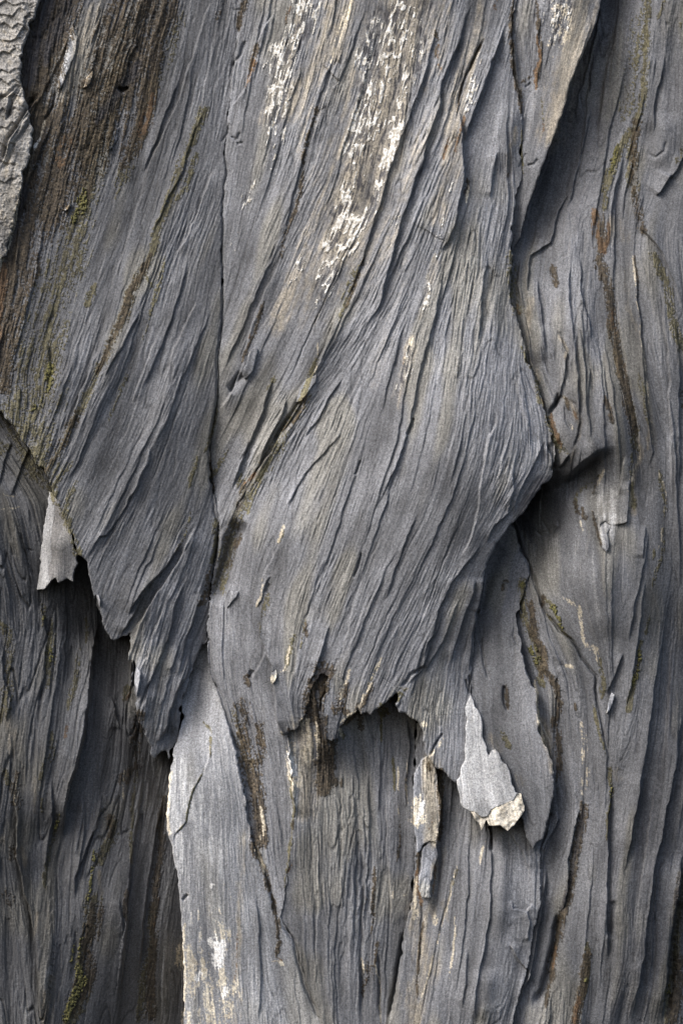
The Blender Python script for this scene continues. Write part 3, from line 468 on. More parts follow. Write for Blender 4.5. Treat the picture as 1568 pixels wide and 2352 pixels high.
slab(name='rock_face', struct=True, poly=None, label='x', cat='', ridges=(40, .012, 18), tone=.36,  # low tone: damp dark slate with the recess's shade put in
  ctrl=[(-100,950,.03),(-100,1500,.05),(-100,2450,.05),(150,1200,.0),(150,1700,.01),(190,2352,-.0),(230,1500,-.12),(330,1700,-.13),(400,1800,-.17),(400,2352,-.15),(800,500,-.15),(1600,500,-.15),(1600,2400,-.15),(800,2400,-.15),(100,2000,.02),(300,2100,-.04)],
  flow=["D:30,1050 100,1150 130,1350 90,1600","D:60,1700 30,1950 60,2352","D:200,1400 190,1700 130,2000 110,2352","D:300,1450 290,1800 240,2100 200,2352","D:380,1750 350,2000 330,2352","D:20,1200 60,1450 30,1700","D:150,1200 200,1500","D:800,100 800,2300","D:1400,100 1400,2300"],
  amp=(.55,1.9,4.2,7.,2.6,3.2))
slab(name='ribbed_rock', label='dark ribbed slate columns under the ragged fringe, a brown bark-like patch at the top', cat='slate column', ridges=(26, .008, 14), poly=T("D:545,1600 640,1520 960,1540 8:340,0 338,150 345,330 330,600 300,740 275,900 240,1100 225,1171 200,1400 D:560,2700 560,1700"), tone=.84,
  ctrl=[(650,1700,-.02),(700,1900,.0),(700,2450,0),(760,1750,-.03),(850,1650,-.06),(850,2000,-.03),(850,2450,-.04),(950,1650,-.09),(940,1760,-.08),(930,2000,-.04),(600,2200,-.02),(900,2450,-.05),(655,1850,.005),(870,1680,-.07),(720,1570,.03),(715,1630,.022),(700,1700,.008),(760,1720,.0)],
  flow=["D:700,1700 690,2000 720,2352","D:860,1660 870,2000 860,2352","D:950,1700 940,2000 900,2352","D:640,1600 660,1900 650,2352"], amp=(.6,1.5,3.2,3.0,2.0,1.6))
slab(name='ribbed_rock', label='lumpy wavy slate column below the pale leaf flake, tan streaks at its edge', cat='slate column', ridges=(14, .009, 18), poly=T("8:345,0 338,150 345,330 330,600 300,740 275,900 240,1100 225,1171 200,1400 820,1400 840,1171 900,1060 960,960 995,800 1020,680 1050,590 1052,480 1065,350 1090,200 1110,0 1100,-200 345,-200"), tone=.92,
  ctrl=[(950,1800,-.05),(1000,1780,-.06),(1000,2100,-.01),(900,2450,-.02),(1100,1900,-.05),(1100,2200,.015),(1200,2000,-.02),(1280,1900,-.04),(1240,2200,-.03),(1150,2450,0),(1060,2000,-.02),(1150,2080,.0)],
  flow=["D:1000,1800 980,2050 920,2352","D:1100,1920 1090,2100 1050,2352","D:1200,1950 1200,2150 1150,2352","D:1290,1850 1270,2100 1210,2352"], amp=(.5,.8,2.4,4.5,1.6,1.2))
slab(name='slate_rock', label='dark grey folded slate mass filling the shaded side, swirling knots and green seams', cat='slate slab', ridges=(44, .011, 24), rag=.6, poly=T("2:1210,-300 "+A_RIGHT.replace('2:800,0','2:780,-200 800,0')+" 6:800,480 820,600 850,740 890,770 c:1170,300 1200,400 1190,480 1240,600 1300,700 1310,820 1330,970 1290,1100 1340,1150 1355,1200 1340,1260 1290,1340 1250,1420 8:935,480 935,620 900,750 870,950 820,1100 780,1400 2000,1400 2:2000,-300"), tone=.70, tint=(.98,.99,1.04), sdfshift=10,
  ctrl=[(1400,0,-.03),(1300,300,-.05),(1240,500,-.04),(1190,700,.01),(1500,0,.02),(1680,0,.04),(1500,500,.02),(1400,800,.05),(1300,950,.045),(1360,1030,.07),(1290,1080,.02),(1230,1150,-.14),(1205,1230,-.12),(1300,1150,.0),(1300,1330,.035),(1400,1250,.05),(1500,1000,.05),(1600,1000,.03),(1350,1500,.02),(1240,1500,-.03),(1320,1700,-.02),(1280,2000,-.03),(1400,1700,.02),(1500,1500,.01),(1620,1500,-.06),(1400,2100,.0),(1280,2400,-.03),(1500,2200,-.05),(1620,2200,-.12),(1240,1000,.02),(1260,2200,-.03),(1290,1125,-.045),(1330,1095,-.01)],
  flow=["D:1350,50 1280,300 1230,500 1190,640 1230,850 1270,1000","D:1400,0 1370,300 1310,500 1300,700 1310,950 1270,1060","D:1470,0 1460,250 1400,480 1390,700 1420,900 1450,1100 1440,1250","D:1560,0 1530,400 1480,550 1500,800 1530,1000 1540,1300 1500,1600 1440,2000 1400,2352","D:1230,1200 1250,1350 1340,1480 1370,1600 1390,1800 1380,2000 1330,2352","D:1200,1250 1230,1450 1280,1560 1280,1700 1300,1900 1270,2150","D:1450,1300 1440,1600 1400,1800","D:1568,1300 1550,1700 1500,2100 1470,2352","D:1350,700 1360,1000","D:1300,1150 1290,1350"], amp=(.4,.9,2.4,4.5,1.5,1.3))
slab(name='slate_rock', label='pale smooth slate slab with a crisp lit edge against the dark wall, white stain below', cat='slate slab', palef=.3, ridges=(5, .004, 20), rag=.7, poly=T("D:415,1600 440,1440 478,1380 500,1500 D:488,1549 509,1604 524,1654 544,1720 559,1794 574,1890 589,1955 620,2026 640,2106 675,2167 690,2217 708,2277 736,2343 780,2480 425,2480 424,2352 422,2192 418,2106 413,2041 403,1980 398,1940 388,1910 383,1869 388,1829 393,1764 398,1722 420,1650"), tone=1.14,
  ctrl=[(400,1750,.02),(470,1560,-.06),(540,1650,-.005),(400,2000,.045),(430,2450,.05),(560,1900,.0),(640,2200,-.01),(700,2450,-.01),(480,2000,.035),(430,1650,-.03),(520,2300,.02)],
  flow=["D:480,1560 430,1750 440,2000 450,2352","D:520,1700 560,1950 580,2352","D:460,1700 470,2000 520,2352","D:600,1950 660,2352"], amp=(.45,.5,1.2,2.2,.7,.5))
slab(name='slate_rock', label='grey slab with a long blunt point between the pale leaf flake and the green streaks', cat='slate slab', poly=T("6:740,50 620,160 560,300 520,560 500,740 530,1000 600,1150 8:640,60 760,120 800,180 840,240 c:1075,1230 "+J_L.split("1075,1230 ")[1]+" 870,260 830,180 795,80"), tone=.76, sdfshift=1,
  ctrl=[(1180,1200,-.06),(1120,1350,-.05),(1080,1560,-.02),(1200,1500,-.015),(1220,1700,.012),(1150,1700,-.0),(1225,1940,.03),(1260,1850,.015),(1100,1640,-.01)],
  flow=["D:1180,1230 1120,1400 1100,1560 1100,1650","D:1200,1300 1190,1500 1210,1700 1225,1900","D:1150,1400 1150,1700 1200,1880"], amp=(.4,.5,1.6,3.,1.0,.7))
slab(name='slate_rock', label='narrow band of tan and grey slate at the top, tapering down beside the dark folds', cat='slate slab', rag=.35, poly=T("2:800,-250 800,0 775,80 768,200 780,340 805,430 812,500 825,650 815,820 790,890 785,950 778,1050 780,1150 820,1080 850,950 880,870 915,770 960,650 1000,540 1050,370 1090,280 1165,100 1190,0 1240,-250"), tone=1.0,
  ctrl=[(1180,0,.03),(1300,0,.08),(1360,0,.06),(1180,200,.02),(1230,200,.02),(1300,200,.075),(1200,400,.03),(1270,340,.06),(1180,550,.0),(1170,-150,.03),(1400,-150,.06)],
  flow=["D:1360,0 1290,250 1210,480","D:1300,0 1260,200 1210,350","D:1190,0 1180,200 1200,350 1190,500","D:1230,0 1220,200 1200,300"], amp=(.8,.9,1.6,2.4,1.2,.8))
slab(name='slate_rock', label='huge central slate slab with fanning grooves, sweeping down to a ragged fringe', cat='slate slab', ridges=(95, .0085, 17), sdfshift=3, part=[('ragged_fringe', 'D:600,1570 700,1530 760,1515 870,1550 940,1590 990,1640 1062,1640 1080,1830 600,1830', None)],
  poly=T("D:565,-200 559,0 "+FRACT_UP+" D:481,1488 486,1549 509,1604 524,1654 544,1720 559,1794 574,1890 589,1955 620,2026 638,2106 642,2100 655,2035 662,1980 672,1915 675,1865 674,1850 673,1840 672,1799 668,1768 662,1737 660,1688 D:666,1679 680,1666 684,1655 696,1641 704,1610 710,1582 724,1562 732,1543 745,1540 757,1550 763,1551 D:745,1612 750,1680 770,1692 778,1667 808,1636 822,1621 831,1636 844,1630 853,1639 879,1613 904,1590 932,1568 918,1588 910,1621 917,1633 941,1644 963,1661 967,1672 974,1689 976,1706 978,1723 D:984,1737 1004,1760 1032,1782 1048,1793 1058,1765 1068,1723 1070,1672 1069,1633 D:1076,1612 1078,1548 1083,1478 1089,1418 1099,1362 1106,1322 1119,1276 1133,1251 1153,1221 1184,1181 D:1194,1176 1209,1152 1234,1122 1259,1097 1269,1061 1267,1026 1249,961 1227,890 1209,840 1194,789 1179,729 1168,679 1166,633 1174,590 1171,529 1176,479 1179,448 1191,413 1196,327 1190,252 1186,217 1174,171 1168,101 1171,40 1184,0 1184,-200"),
  tone=1.0,
  ctrl=[(560,0,.01),(800,0,.05),(1000,0,.06),(1150,0,.045),(540,500,.0),(800,500,.05),(1000,500,.075),(1150,450,.04),(1160,700,.04),(510,900,.0),(700,900,.03),(900,900,.08),(1100,900,.11),(1200,900,.07),(1250,1010,.06),(1262,1060,.05),(1240,1100,.06),(1180,1180,.06),(1140,1060,.105),(560,1100,-.02),(500,1300,-.03),(620,1200,.035),(800,1250,.075),(1000,1200,.102),(1070,1300,.065),(600,1500,.02),(520,1550,-.0),(750,1500,.055),(900,1450,.06),(1000,1450,.03),(1060,1500,-.01),(1000,1700,.02),(900,1600,.045),(650,1650,.03),(700,1640,.03),(590,1700,-.005),(600,2000,-.01),(640,2150,-.015),(1050,1750,.02),(560,-150,.01),(1150,-150,.05)],
  flow=["D:640,0 600,150 540,400 500,620","D:830,0 720,400 600,680 520,860","D:1060,30 1000,300 900,560 850,700 760,840 690,920","D:950,130 880,480 780,700 690,920 560,1150 500,1330","D:1170,50 1080,330 1010,600 960,800 920,1000 830,1250 740,1480 690,1600","D:1175,600 1160,800 1150,950 1120,1060 1050,1250 980,1450 900,1600","D:1200,850 1240,980 1250,1080 1180,1180 1100,1300 1050,1450 1030,1600 1030,1740","D:1090,500 1070,750 1060,950 1000,1150 900,1350 820,1550","D:640,1000 570,1200 540,1400 560,1600 600,1750 620,1900 650,2100","D:700,1200 630,1400 625,1550 650,1680","D:1180,150 1170,300 1180,450","D:960,1500 940,1640","D:800,900 700,1150 620,1350"],
  amp=(.9,1.2,.75,1.6,.5,1.0))
slab(name='slate_rock', label='slanting slate slab stained brown at the top, two hanging points at its lower end', cat='slate slab', ridges=(60, .0085, 16), part=[('hanging_point', 'D:130,1190 260,1290 345,1400 330,1560 130,1560', None), ('hanging_point', 'D:270,1585 345,1560 450,1530 450,1800 270,1800', None)],
  poly=T("D:-200,-200 555,-200 559,0 549,50 544,100 531,201 524,277 516,352 521,398 514,428 511,588 511,689 506,774 499,825 496,915 484,991 479,1041 484,1092 488,1132 504,1206 496,1261 484,1342 476,1428 480,1470 e:1060,560 1000,700 940,900 880,1120 850,1330 830,1410 800,1440 770,1550 745,1470 700,1480 655,1548 630,1530 632,1450 590,1390 575,1310 510,1230 500,1150 495,1050 465,900 470,710 440,700 445,560 450,470 400,490 380,490 340,510 290,522 250,460 200,340 175,255 120,120 100,40 a:800,1100 790,980 770,900 740,860 705,830 650,700 640,650 560,480 510,360 480,280 440,180 400,80 340,40 320,0 3:200,970 150,900 110,840 60,760 0,705 -300,690"),
  tone=.72,
  ctrl=[(100,0,.03),(500,0,.0),(0,600,.05),(500,600,.0),(0,900,.06),(200,1200,.06),(400,900,.035),(480,1100,-.02),(260,1450,.05),(330,1350,.02),(320,1650,.04),(380,1700,.0),(450,1400,-.03),(470,1500,-.05),(250,400,.02),(-150,0,.03),(-150,900,.06),(400,-150,.01),(400,1550,.01)],
  flow=["D:130,0 60,400 10,700","D:260,0 150,350 60,700 20,900","D:400,0 300,400 200,700 110,1000","D:500,0 440,300 330,700 230,950 150,1150","D:520,400 430,750 330,1000 200,1280","D:500,800 420,1050 340,1250 260,1450","D:490,1000 450,1200 380,1400 330,1600","D:490,1300 440,1450 390,1600 370,1720","D:160,550 60,850 60,950"],
  amp=(.8,1.3,1.2,2.3,.85,1.3))
slab(name='crumbly_rock', label='pale crumbly block of flaking rock at the top, overlapping the brown stained slab', cat='rock block', iso=True, clean=True, tanf=.45, palef=.25,
  poly=T("D:-200,-200 130,-200 1:190,0 165,80 130,170 105,290 98,380 110,420 128,470 146,530 158,590 156,650 146,700 116,790 100,870 80,960 60,1060 35,1167 3:15,20 0,70 -60,200 -400,300"), tone=1.12,
  ctrl=[(-150,0,.07),(70,0,.075),(0,300,.08),(50,300,.075),(0,550,.08),(-100,600,.08),(80,300,.065),(0,620,.07)],
  flow=["D:-60,20 20,10 80,0","D:-60,100 20,110 60,90","D:-60,170 60,170","D:90,240 50,380 10,520","D:60,400 20,560","D:-50,300 0,310"], amp=(.7,1.6,2.6,1.8,1.6,1.5))
# small loose pieces; heights are measured above whatever lies beneath
def flake(**k): k['rel'] = True; SL.append(k)
flake(name='slate_flake', label='pale leaf-shaped slate flake ending in broken cream points', cat='slate flake', tone=1.4, clean=True, palef=.9,
  poly=T("c:635,183 605,250 598,325 615,370 600,450 600,580 590,700 560,790 540,860 526,900 535,990 550,1060 590,1105 640,1130 680,1210 720,1280 750,1220 765,1190 790,1240 860,1245 880,1240 935,1298 985,1250 1015,1210 1040,1180 1075,1130 1065,1080 1045,990 1000,980 975,900 955,810 925,760 885,710 865,650 835,628 808,645 790,686 765,620 740,560 725,530 735,440 722,370 705,325 675,290 655,230"),
  abs=True, ctrl=[(1078,1600,.0),(1070,1700,.018),(1120,1700,.006),(1050,1800,.036),(1100,1900,.05),(1160,1900,.044),(1190,1820,.024),(1150,1740,.018)],
  flow=["D:1090,1620 1110,1900","D:1060,1700 1080,1880","D:1150,1740 1180,1880"], amp=(.35,.35,.8,1.2,.5,.2), part=('broken_edge', "c:520,1050 600,1120 660,1130 720,1180 770,1170 800,1120 900,1080 990,1040 1010,990 1060,980 1200,1100 1100,1350 600,1350", 'rough cream coloured broken edge of the leaf-shaped flake'))
flake(name='slate_flake', label='long upright strip of slate streaked white and tan, below the notch in the fringe', cat='slate flake', tone=1.9,
  poly=T("f:325,430 250,480 180,625 160,700 160,800 170,950 168,1200 180,1340 200,1440 200,1558 235,1540 270,1480 340,1430 400,1440 455,1500 455,1400 450,1260 470,1100 480,950 445,800 430,650 400,550"),
  abs=True, ctrl=[(975,1745,-.012),(960,1800,-.008),(1000,1800,-.02),(955,1900,.0),(1000,1900,-.014),(960,1950,-.002)], flow=["D:980,1750 985,2000","D:955,1800 960,1950"], amp=(.6,.9,1.2,1.,1.,.8))
flake(name='slate_flake', label='small light grey splinter hanging under the tan streaked strip, stepped foot', cat='slate flake', tone=1.8,
  poly=T("f:340,1434 290,1490 250,1560 240,1660 232,1800 215,1860 220,2000 240,2050 245,2095 270,2102 355,2080 360,2000 350,1950 375,1850 400,1720 440,1600 452,1500 445,1450 400,1432"),
  abs=True, ctrl=[(990,1940,-.014),(965,1980,-.004),(1000,1980,-.014),(970,2055,.002),(985,2055,-.004)], flow=["D:990,1940 975,2060"], amp=(.5,.9,1.3,1.,1.,.6))
flake(name='slate_flake', label='tooth-shaped slate flake hanging over the brown bark-like patch', cat='slate flake', tone=1.0,
  poly=T("b:660,300 640,340 655,420 630,450 610,510 605,600 622,700 628,806 680,815 705,800 730,700 760,590 790,500 800,400 780,330 720,290"),
  abs=True, ctrl=[(760,1560,.056),(745,1640,.05),(755,1690,.045),(780,1600,.05)], flow=["D:775,1560 755,1690"], amp=(.4,.5,.8,1.,.5,.3))
flake(name='slate_flake', label='wedge of slate with a bright pale side, hanging over the dark wall', cat='slate flake', tone=1.0,
  poly=T("a:445,275 425,400 390,600 365,780 345,900 350,1000 330,1128 385,1127 440,1060 465,1030 490,1025 510,1067 590,1035 640,1053 650,960 685,900 700,830 665,740 640,650 560,480 500,330 470,290"),
  abs=True, ctrl=[(118,1135,.045),(112,1150,.035),(128,1150,.062),(125,1250,.078),(100,1250,.02),(115,1340,.074),(90,1340,.01),(150,1200,.058),(180,1270,.055),(160,1325,.05),(135,1320,.068)], flow=["D:120,1140 105,1350","D:150,1190 150,1330"], amp=(.4,.8,.9,.5,.6,.5),
  part=('side_face', "a:430,250 480,320 490,400 475,600 455,760 465,850 435,930 430,1000 440,1070 380,1140 300,1150 300,900 380,500", 'pale sunlit side of the hanging wedge'))
for lab, pg, cc, tn, th in [
 ("bluish white chip stuck on the edge of the upper hanging point", "a:835,1180 870,1172 882,1220 876,1290 850,1318 822,1268 838,1230", [(225,1370,.016),(218,1390,.012),(228,1395,.018)], 2.0, 0),
 ("bright narrow sliver on the side of the lower hanging point", "e:475,705 470,800 462,900 470,990 495,1052 512,965 530,880 540,800 522,770 500,740", [(310,1525,.004),(305,1590,.014),(318,1560,.018)], 1.75, 0),
 ("pale fang-shaped point on the smooth grey slab below the swirling knots", "d:915,1120 955,1095 1005,1130 975,1185 982,1285 965,1327 932,1297 908,1215", [(1380,1202,-.003),(1395,1202,-.003),(1388,1262,.012),(1385,1225,.006)], .95, 0),
 ("tiny bright sliver beside a crack, near the green streak of the folded mass", "6:1234,820 1222,850 1214,880 1211,917 1222,906 1238,870 1246,832", [(1393,1630,.014),(1400,1595,.010)], 2.2, 0),
 ("square pale scale of slate beside the dark gully of the slab", "5:1045,360 1090,362 1075,390 1055,410 1033,434 1030,400", [(535,1360,.006),(525,1385,.006)], 1.3, 0),
 ("pointed tan splinter lying along the green crack in the middle of the slab", "3:1395,560 1365,610 1350,668 1375,662 1410,615 1442,575 1445,540 1420,555", [(705,880,.01),(685,920,.014)], 1.25, 0),
 ("jagged grey scale half lifted in the dark gully", "3:1165,415 1140,440 1118,500 1100,545 1115,562 1150,535 1162,495 1177,425", [(585,800,.008),(560,865,.012)], 1.15, 0),
 ("thin white splinter on the brown stain, upper of the two", "1:430,322 400,358 384,405 396,400 414,380 428,350", [(214,165,.01),(196,200,.012)], 2.6, 0),
 ("thin white splinter on the brown stain, lower of the two", "1:327,932 305,950 294,964 312,960 325,945", [(160,472,.01),(150,480,.010)], 2.6, 0),
 ("light grey plate lying in the brown stained top of the slanting slab", "g:725,270 775,380 740,540 690,690 640,800 595,888 572,870 605,740 612,650 650,540 680,400 700,300", [(172,80,.006),(150,180,.012),(180,100,.006)], 1.55, 0),
 ("narrow grey scale on the olive part of the slanting slab", "g:1170,1250 1120,1290 1075,1400 1060,1480 1100,1450 1150,1370", [(270,300,.006),(255,340,.008)], 1.1, 0),
 ("thin slate lip peeling away under the long blunt point", "c:1345,1150 1358,1195 1340,1262 1300,1330 1260,1400 1240,1460 1225,1440 1270,1340 1290,1220 1315,1140", [(1278,1870,.014),(1262,1930,.008)], 1.05, 0),
 ("small angular cream chip wedged on the left foot of the ragged fringe", "b:262,700 262,765 290,776 325,775 345,745 335,700 320,690 310,745", [(650,1680,.012),(660,1685,.01)], 1.15, 0),
 ("pointed pale chip at the start of the ragged fringe", "b:190,260 183,330 205,364 225,330 240,270 230,240", [(625,1545,.006),(626,1565,.012)], 1.25, 0),
]: flake(name='slate_chip', label=lab, cat='slate chip', poly=T(pg), ctrl=cc, tone=tn, flow=["D:%f,%f %f,%f" % (cc[0][0], cc[0][1], cc[-1][0]+.5, cc[0][1]+60)], amp=(.3,.4,.5,.4,.4,.2), small=True, group='small chips and scales on the rock')

# ------------------------------------------------------------------ heights
ZC = np.full((ny, nx), -.3, np.float32)
for S in SL:
    P = S['poly']; rel = S.get('rel', False); small = S.get('small', False)
    pad = 12
    sl = (slice(0, ny), slice(0, nx)) if P is None else crop(P[:, 0].min()-pad, P[:, 1].min()-pad, P[:, 0].max()+pad, P[:, 1].max()+pad)
    k = .35 if small else (.7 if rel else S.get('rag', 1))
    if P is None: sdf = np.full((ny, nx), 200., np.float32)
    else: sdf = poly_sdf(P, GX[sl]+k*(WX[sl]-GX[sl]), GY[sl]+k*(WY[sl]-GY[sl])).astype(np.float32)
    sdf += S.get('sdfshift', 0)
    S['sl'], S['sdf'] = sl, sdf
    C, = coarse_eval(lambda cx, cy: tps(S['ctrl'], cx, cy), sl, 8 if not rel else 2)
    vx, vy = flow_field(S['flow'], sl, .6 if rel else 1.0)
    s1 = lic(WHITE[sl], vx, vy, 13, 1)
    s2 = lic(N2[sl], vx, vy, 44, 1)
    if S.get('iso'): s1, s2, s3, s4, s5 = N1[sl], .6*N2[sl]+.8*s2, .8*N4[sl]+.6*M4[sl], N8[sl], N20[sl]
    elif small: s3 = s2; s4 = s2; s5 = s2
    else:
        s3 = lic(N4[sl], vx, vy, 36, 2 if not rel else 1); s4 = lic(N8[sl], vx, vy, 34, 4 if not rel else 2); s5 = lic(N20[sl], vx, vy, 22, 8 if not rel else 2)
    a1, a2, a3, a4, at, ac = [v/1000 for v in S['amp']]
    loc = sst(-1.1, 1.3, .8*s5+.5*M20[sl])       # where the rock is more or less splintered
    t = s3*1.1+s2*.22+s4*.8; fl = np.floor(t); fr = t-fl
    terr = fl+sst(.44, .56, fr)-t*.8
    gy_, gx_ = np.gradient(s4+.25*s3); gm = np.hypot(gx_, gy_)+.03
    ck = np.zeros_like(s1)
    for lv in (-1.1, -.3, .5, 1.3):
        ck = np.maximum(ck, np.exp(-((np.abs(s4+.25*s3-lv)/gm)/.9)**2)*sst(.0, 1.0, (s5 if lv > 0 else -s5)+.6*s3))
    g2 = np.maximum(s2+.3*s1-.75, 0); g3 = np.maximum(-s3-.2*s2-.8, 0)
    micro = 1.25*a1*s1*(.35+.75*loc)+a2*(.28*s2-1.0*g2)*(.25+1.2*loc)+a3*(.30*s3-.55*g3)*(.4+.8*loc)+a4*s5*.9+a4*s4*.55+at*terr*(.3+1.0*loc)-ac*1.6*ck*(.3+loc)
    rough = PR['rough'][sl]*(.3 if S.get('clean') else 1)+.8*PR['brown'][sl]*(1-PR['rough'][sl])*.6
    h = C+micro*(1-.72*PR['smooth'][sl])+rough*(.0007*s1+.0006*N1[sl]+.0011*s2+.0006*WHITE[sl]*0)
    if S.get('ridges'):
        nr, hr, rr = S['ridges']; r = np.random.default_rng(11+len(S['label'])); RT = np.zeros((ny, nx), np.float32); hh_, ww_ = vx.shape
        ok = np.argwhere((sdf > 12) & (GX[sl] > -60) & (GX[sl] < 1630) & (GY[sl] > -60) & (GY[sl] < 2410))
        for k_ in range(nr):
            j0, i0 = ok[r.integers(len(ok))]; half = r.uniform(90, 330); sides = []
            for sg in (-1, 1):
                x_, y_ = float(i0), float(j0); pts = []
                for q_ in range(int(half/22)):
                    x_ += sg*vx[int(y_), int(x_)]*22/STEP; y_ += sg*vy[int(y_), int(x_)]*22/STEP
                    if not (2 < x_ < ww_-3 and 2 < y_ < hh_-3) or sdf[int(y_), int(x_)] < -4: break
                    pts.append((x_, y_))
                sides.append(pts)
            line = sides[0][::-1]+[(float(i0), float(j0))]+sides[1]
            if len(line) < 5: continue
            L_ = np.array(line, np.float32)*STEP+np.array([GX[sl][0, 0], GY[sl][0, 0]], np.float32)
            if L_[0, 1] > L_[-1, 1]: L_ = L_[::-1]
            sc_ = r.uniform(.35, 1)**1.3
            lip(L_, 'L' if r.random() < .62 else 'R', hr*sc_, rr*(.35+.75*sc_), .4, .3, 1.0, RT)
        h = h+RT[sl]*(1-.6*PR['smooth'][sl])
    if not rel: h = h+FE[sl]
    elif not S.get('abs'): h = h+blur(ZC[sl], 3 if small else 5)*1.0
    S['smooth_h'] = C
    # the broken rim turns down a little
    if P is not None:
        sdf += (.9 if small else 1.6 if rel else 2.4*S.get('rag', 1))*(.8-np.abs(M4[sl]))
    S['h'] = h.astype(np.float32); S['s'] = (s1, s2, s3, s4, s5); S['sF'] = s2 if rel or P is None else lic(N1[sl]+.2*N2[sl], vx, vy, 9, 1); S['ck'] = ck*(1-.8*PR['smooth'][sl])
    if P is None: ZC[sl] = h
    else: ZC[sl] = np.where(sdf > 0, h, ZC[sl])
# keep what is covered below what covers it
for i, S in enumerate(SL):
    full = np.full((ny, nx), 9., np.float32); deep = np.full((ny, nx), -99., np.float32)
    for U in SL[i+1:]:
        if U.get('rel') and S.get('rel') is None and U.get('small'): pass
        m = U['sdf'] > 0
        full[U['sl']] = np.where(m, np.minimum(full[U['sl']], U['h']-.006), full[U['sl']])
        deep[U['sl']] = np.maximum(deep[U['sl']], U['sdf'])
    S['h'] = np.minimum(S['h'], full[S['sl']]); S['cover'] = deep[S['sl']]

for i, S in enumerate(SL):              # a broken rim turns down a little where it stands proud
    if S['poly'] is None: continue
    nb = np.full((ny, nx), -.2, np.float32)
    for k, U in enumerate(SL):
        if k != i: nb[U['sl']] = np.maximum(nb[U['sl']], np.where(U['sdf'] > 0, U['h'], -.2)) if (k < i or not U.get('rel')) else nb[U['sl']]
    nb = nb[S['sl']]; hh, ww = nb.shape; p = 5; b = np.pad(nb, p, mode='edge'); mx = nb
    small = S.get('small'); rel = S.get('rel')
    if not rel:
        for dj, di in ((0, 5), (0, -5), (5, 0), (-5, 0), (3, 3), (3, -3), (-3, 3), (-3, -3)): mx = np.maximum(mx, b[p+dj:p+dj+hh, p+di:p+di+ww])
        f = sst(.006, .035, S['h']-mx)
    else: f = 1
    r = 2. if small else (2.5 if rel else 4.)
    dd = np.clip(S['sdf'], 0, r)/r; S['h'] = S['h']-f*(.001 if small else .0012 if rel else .003)*(1-dd)**2
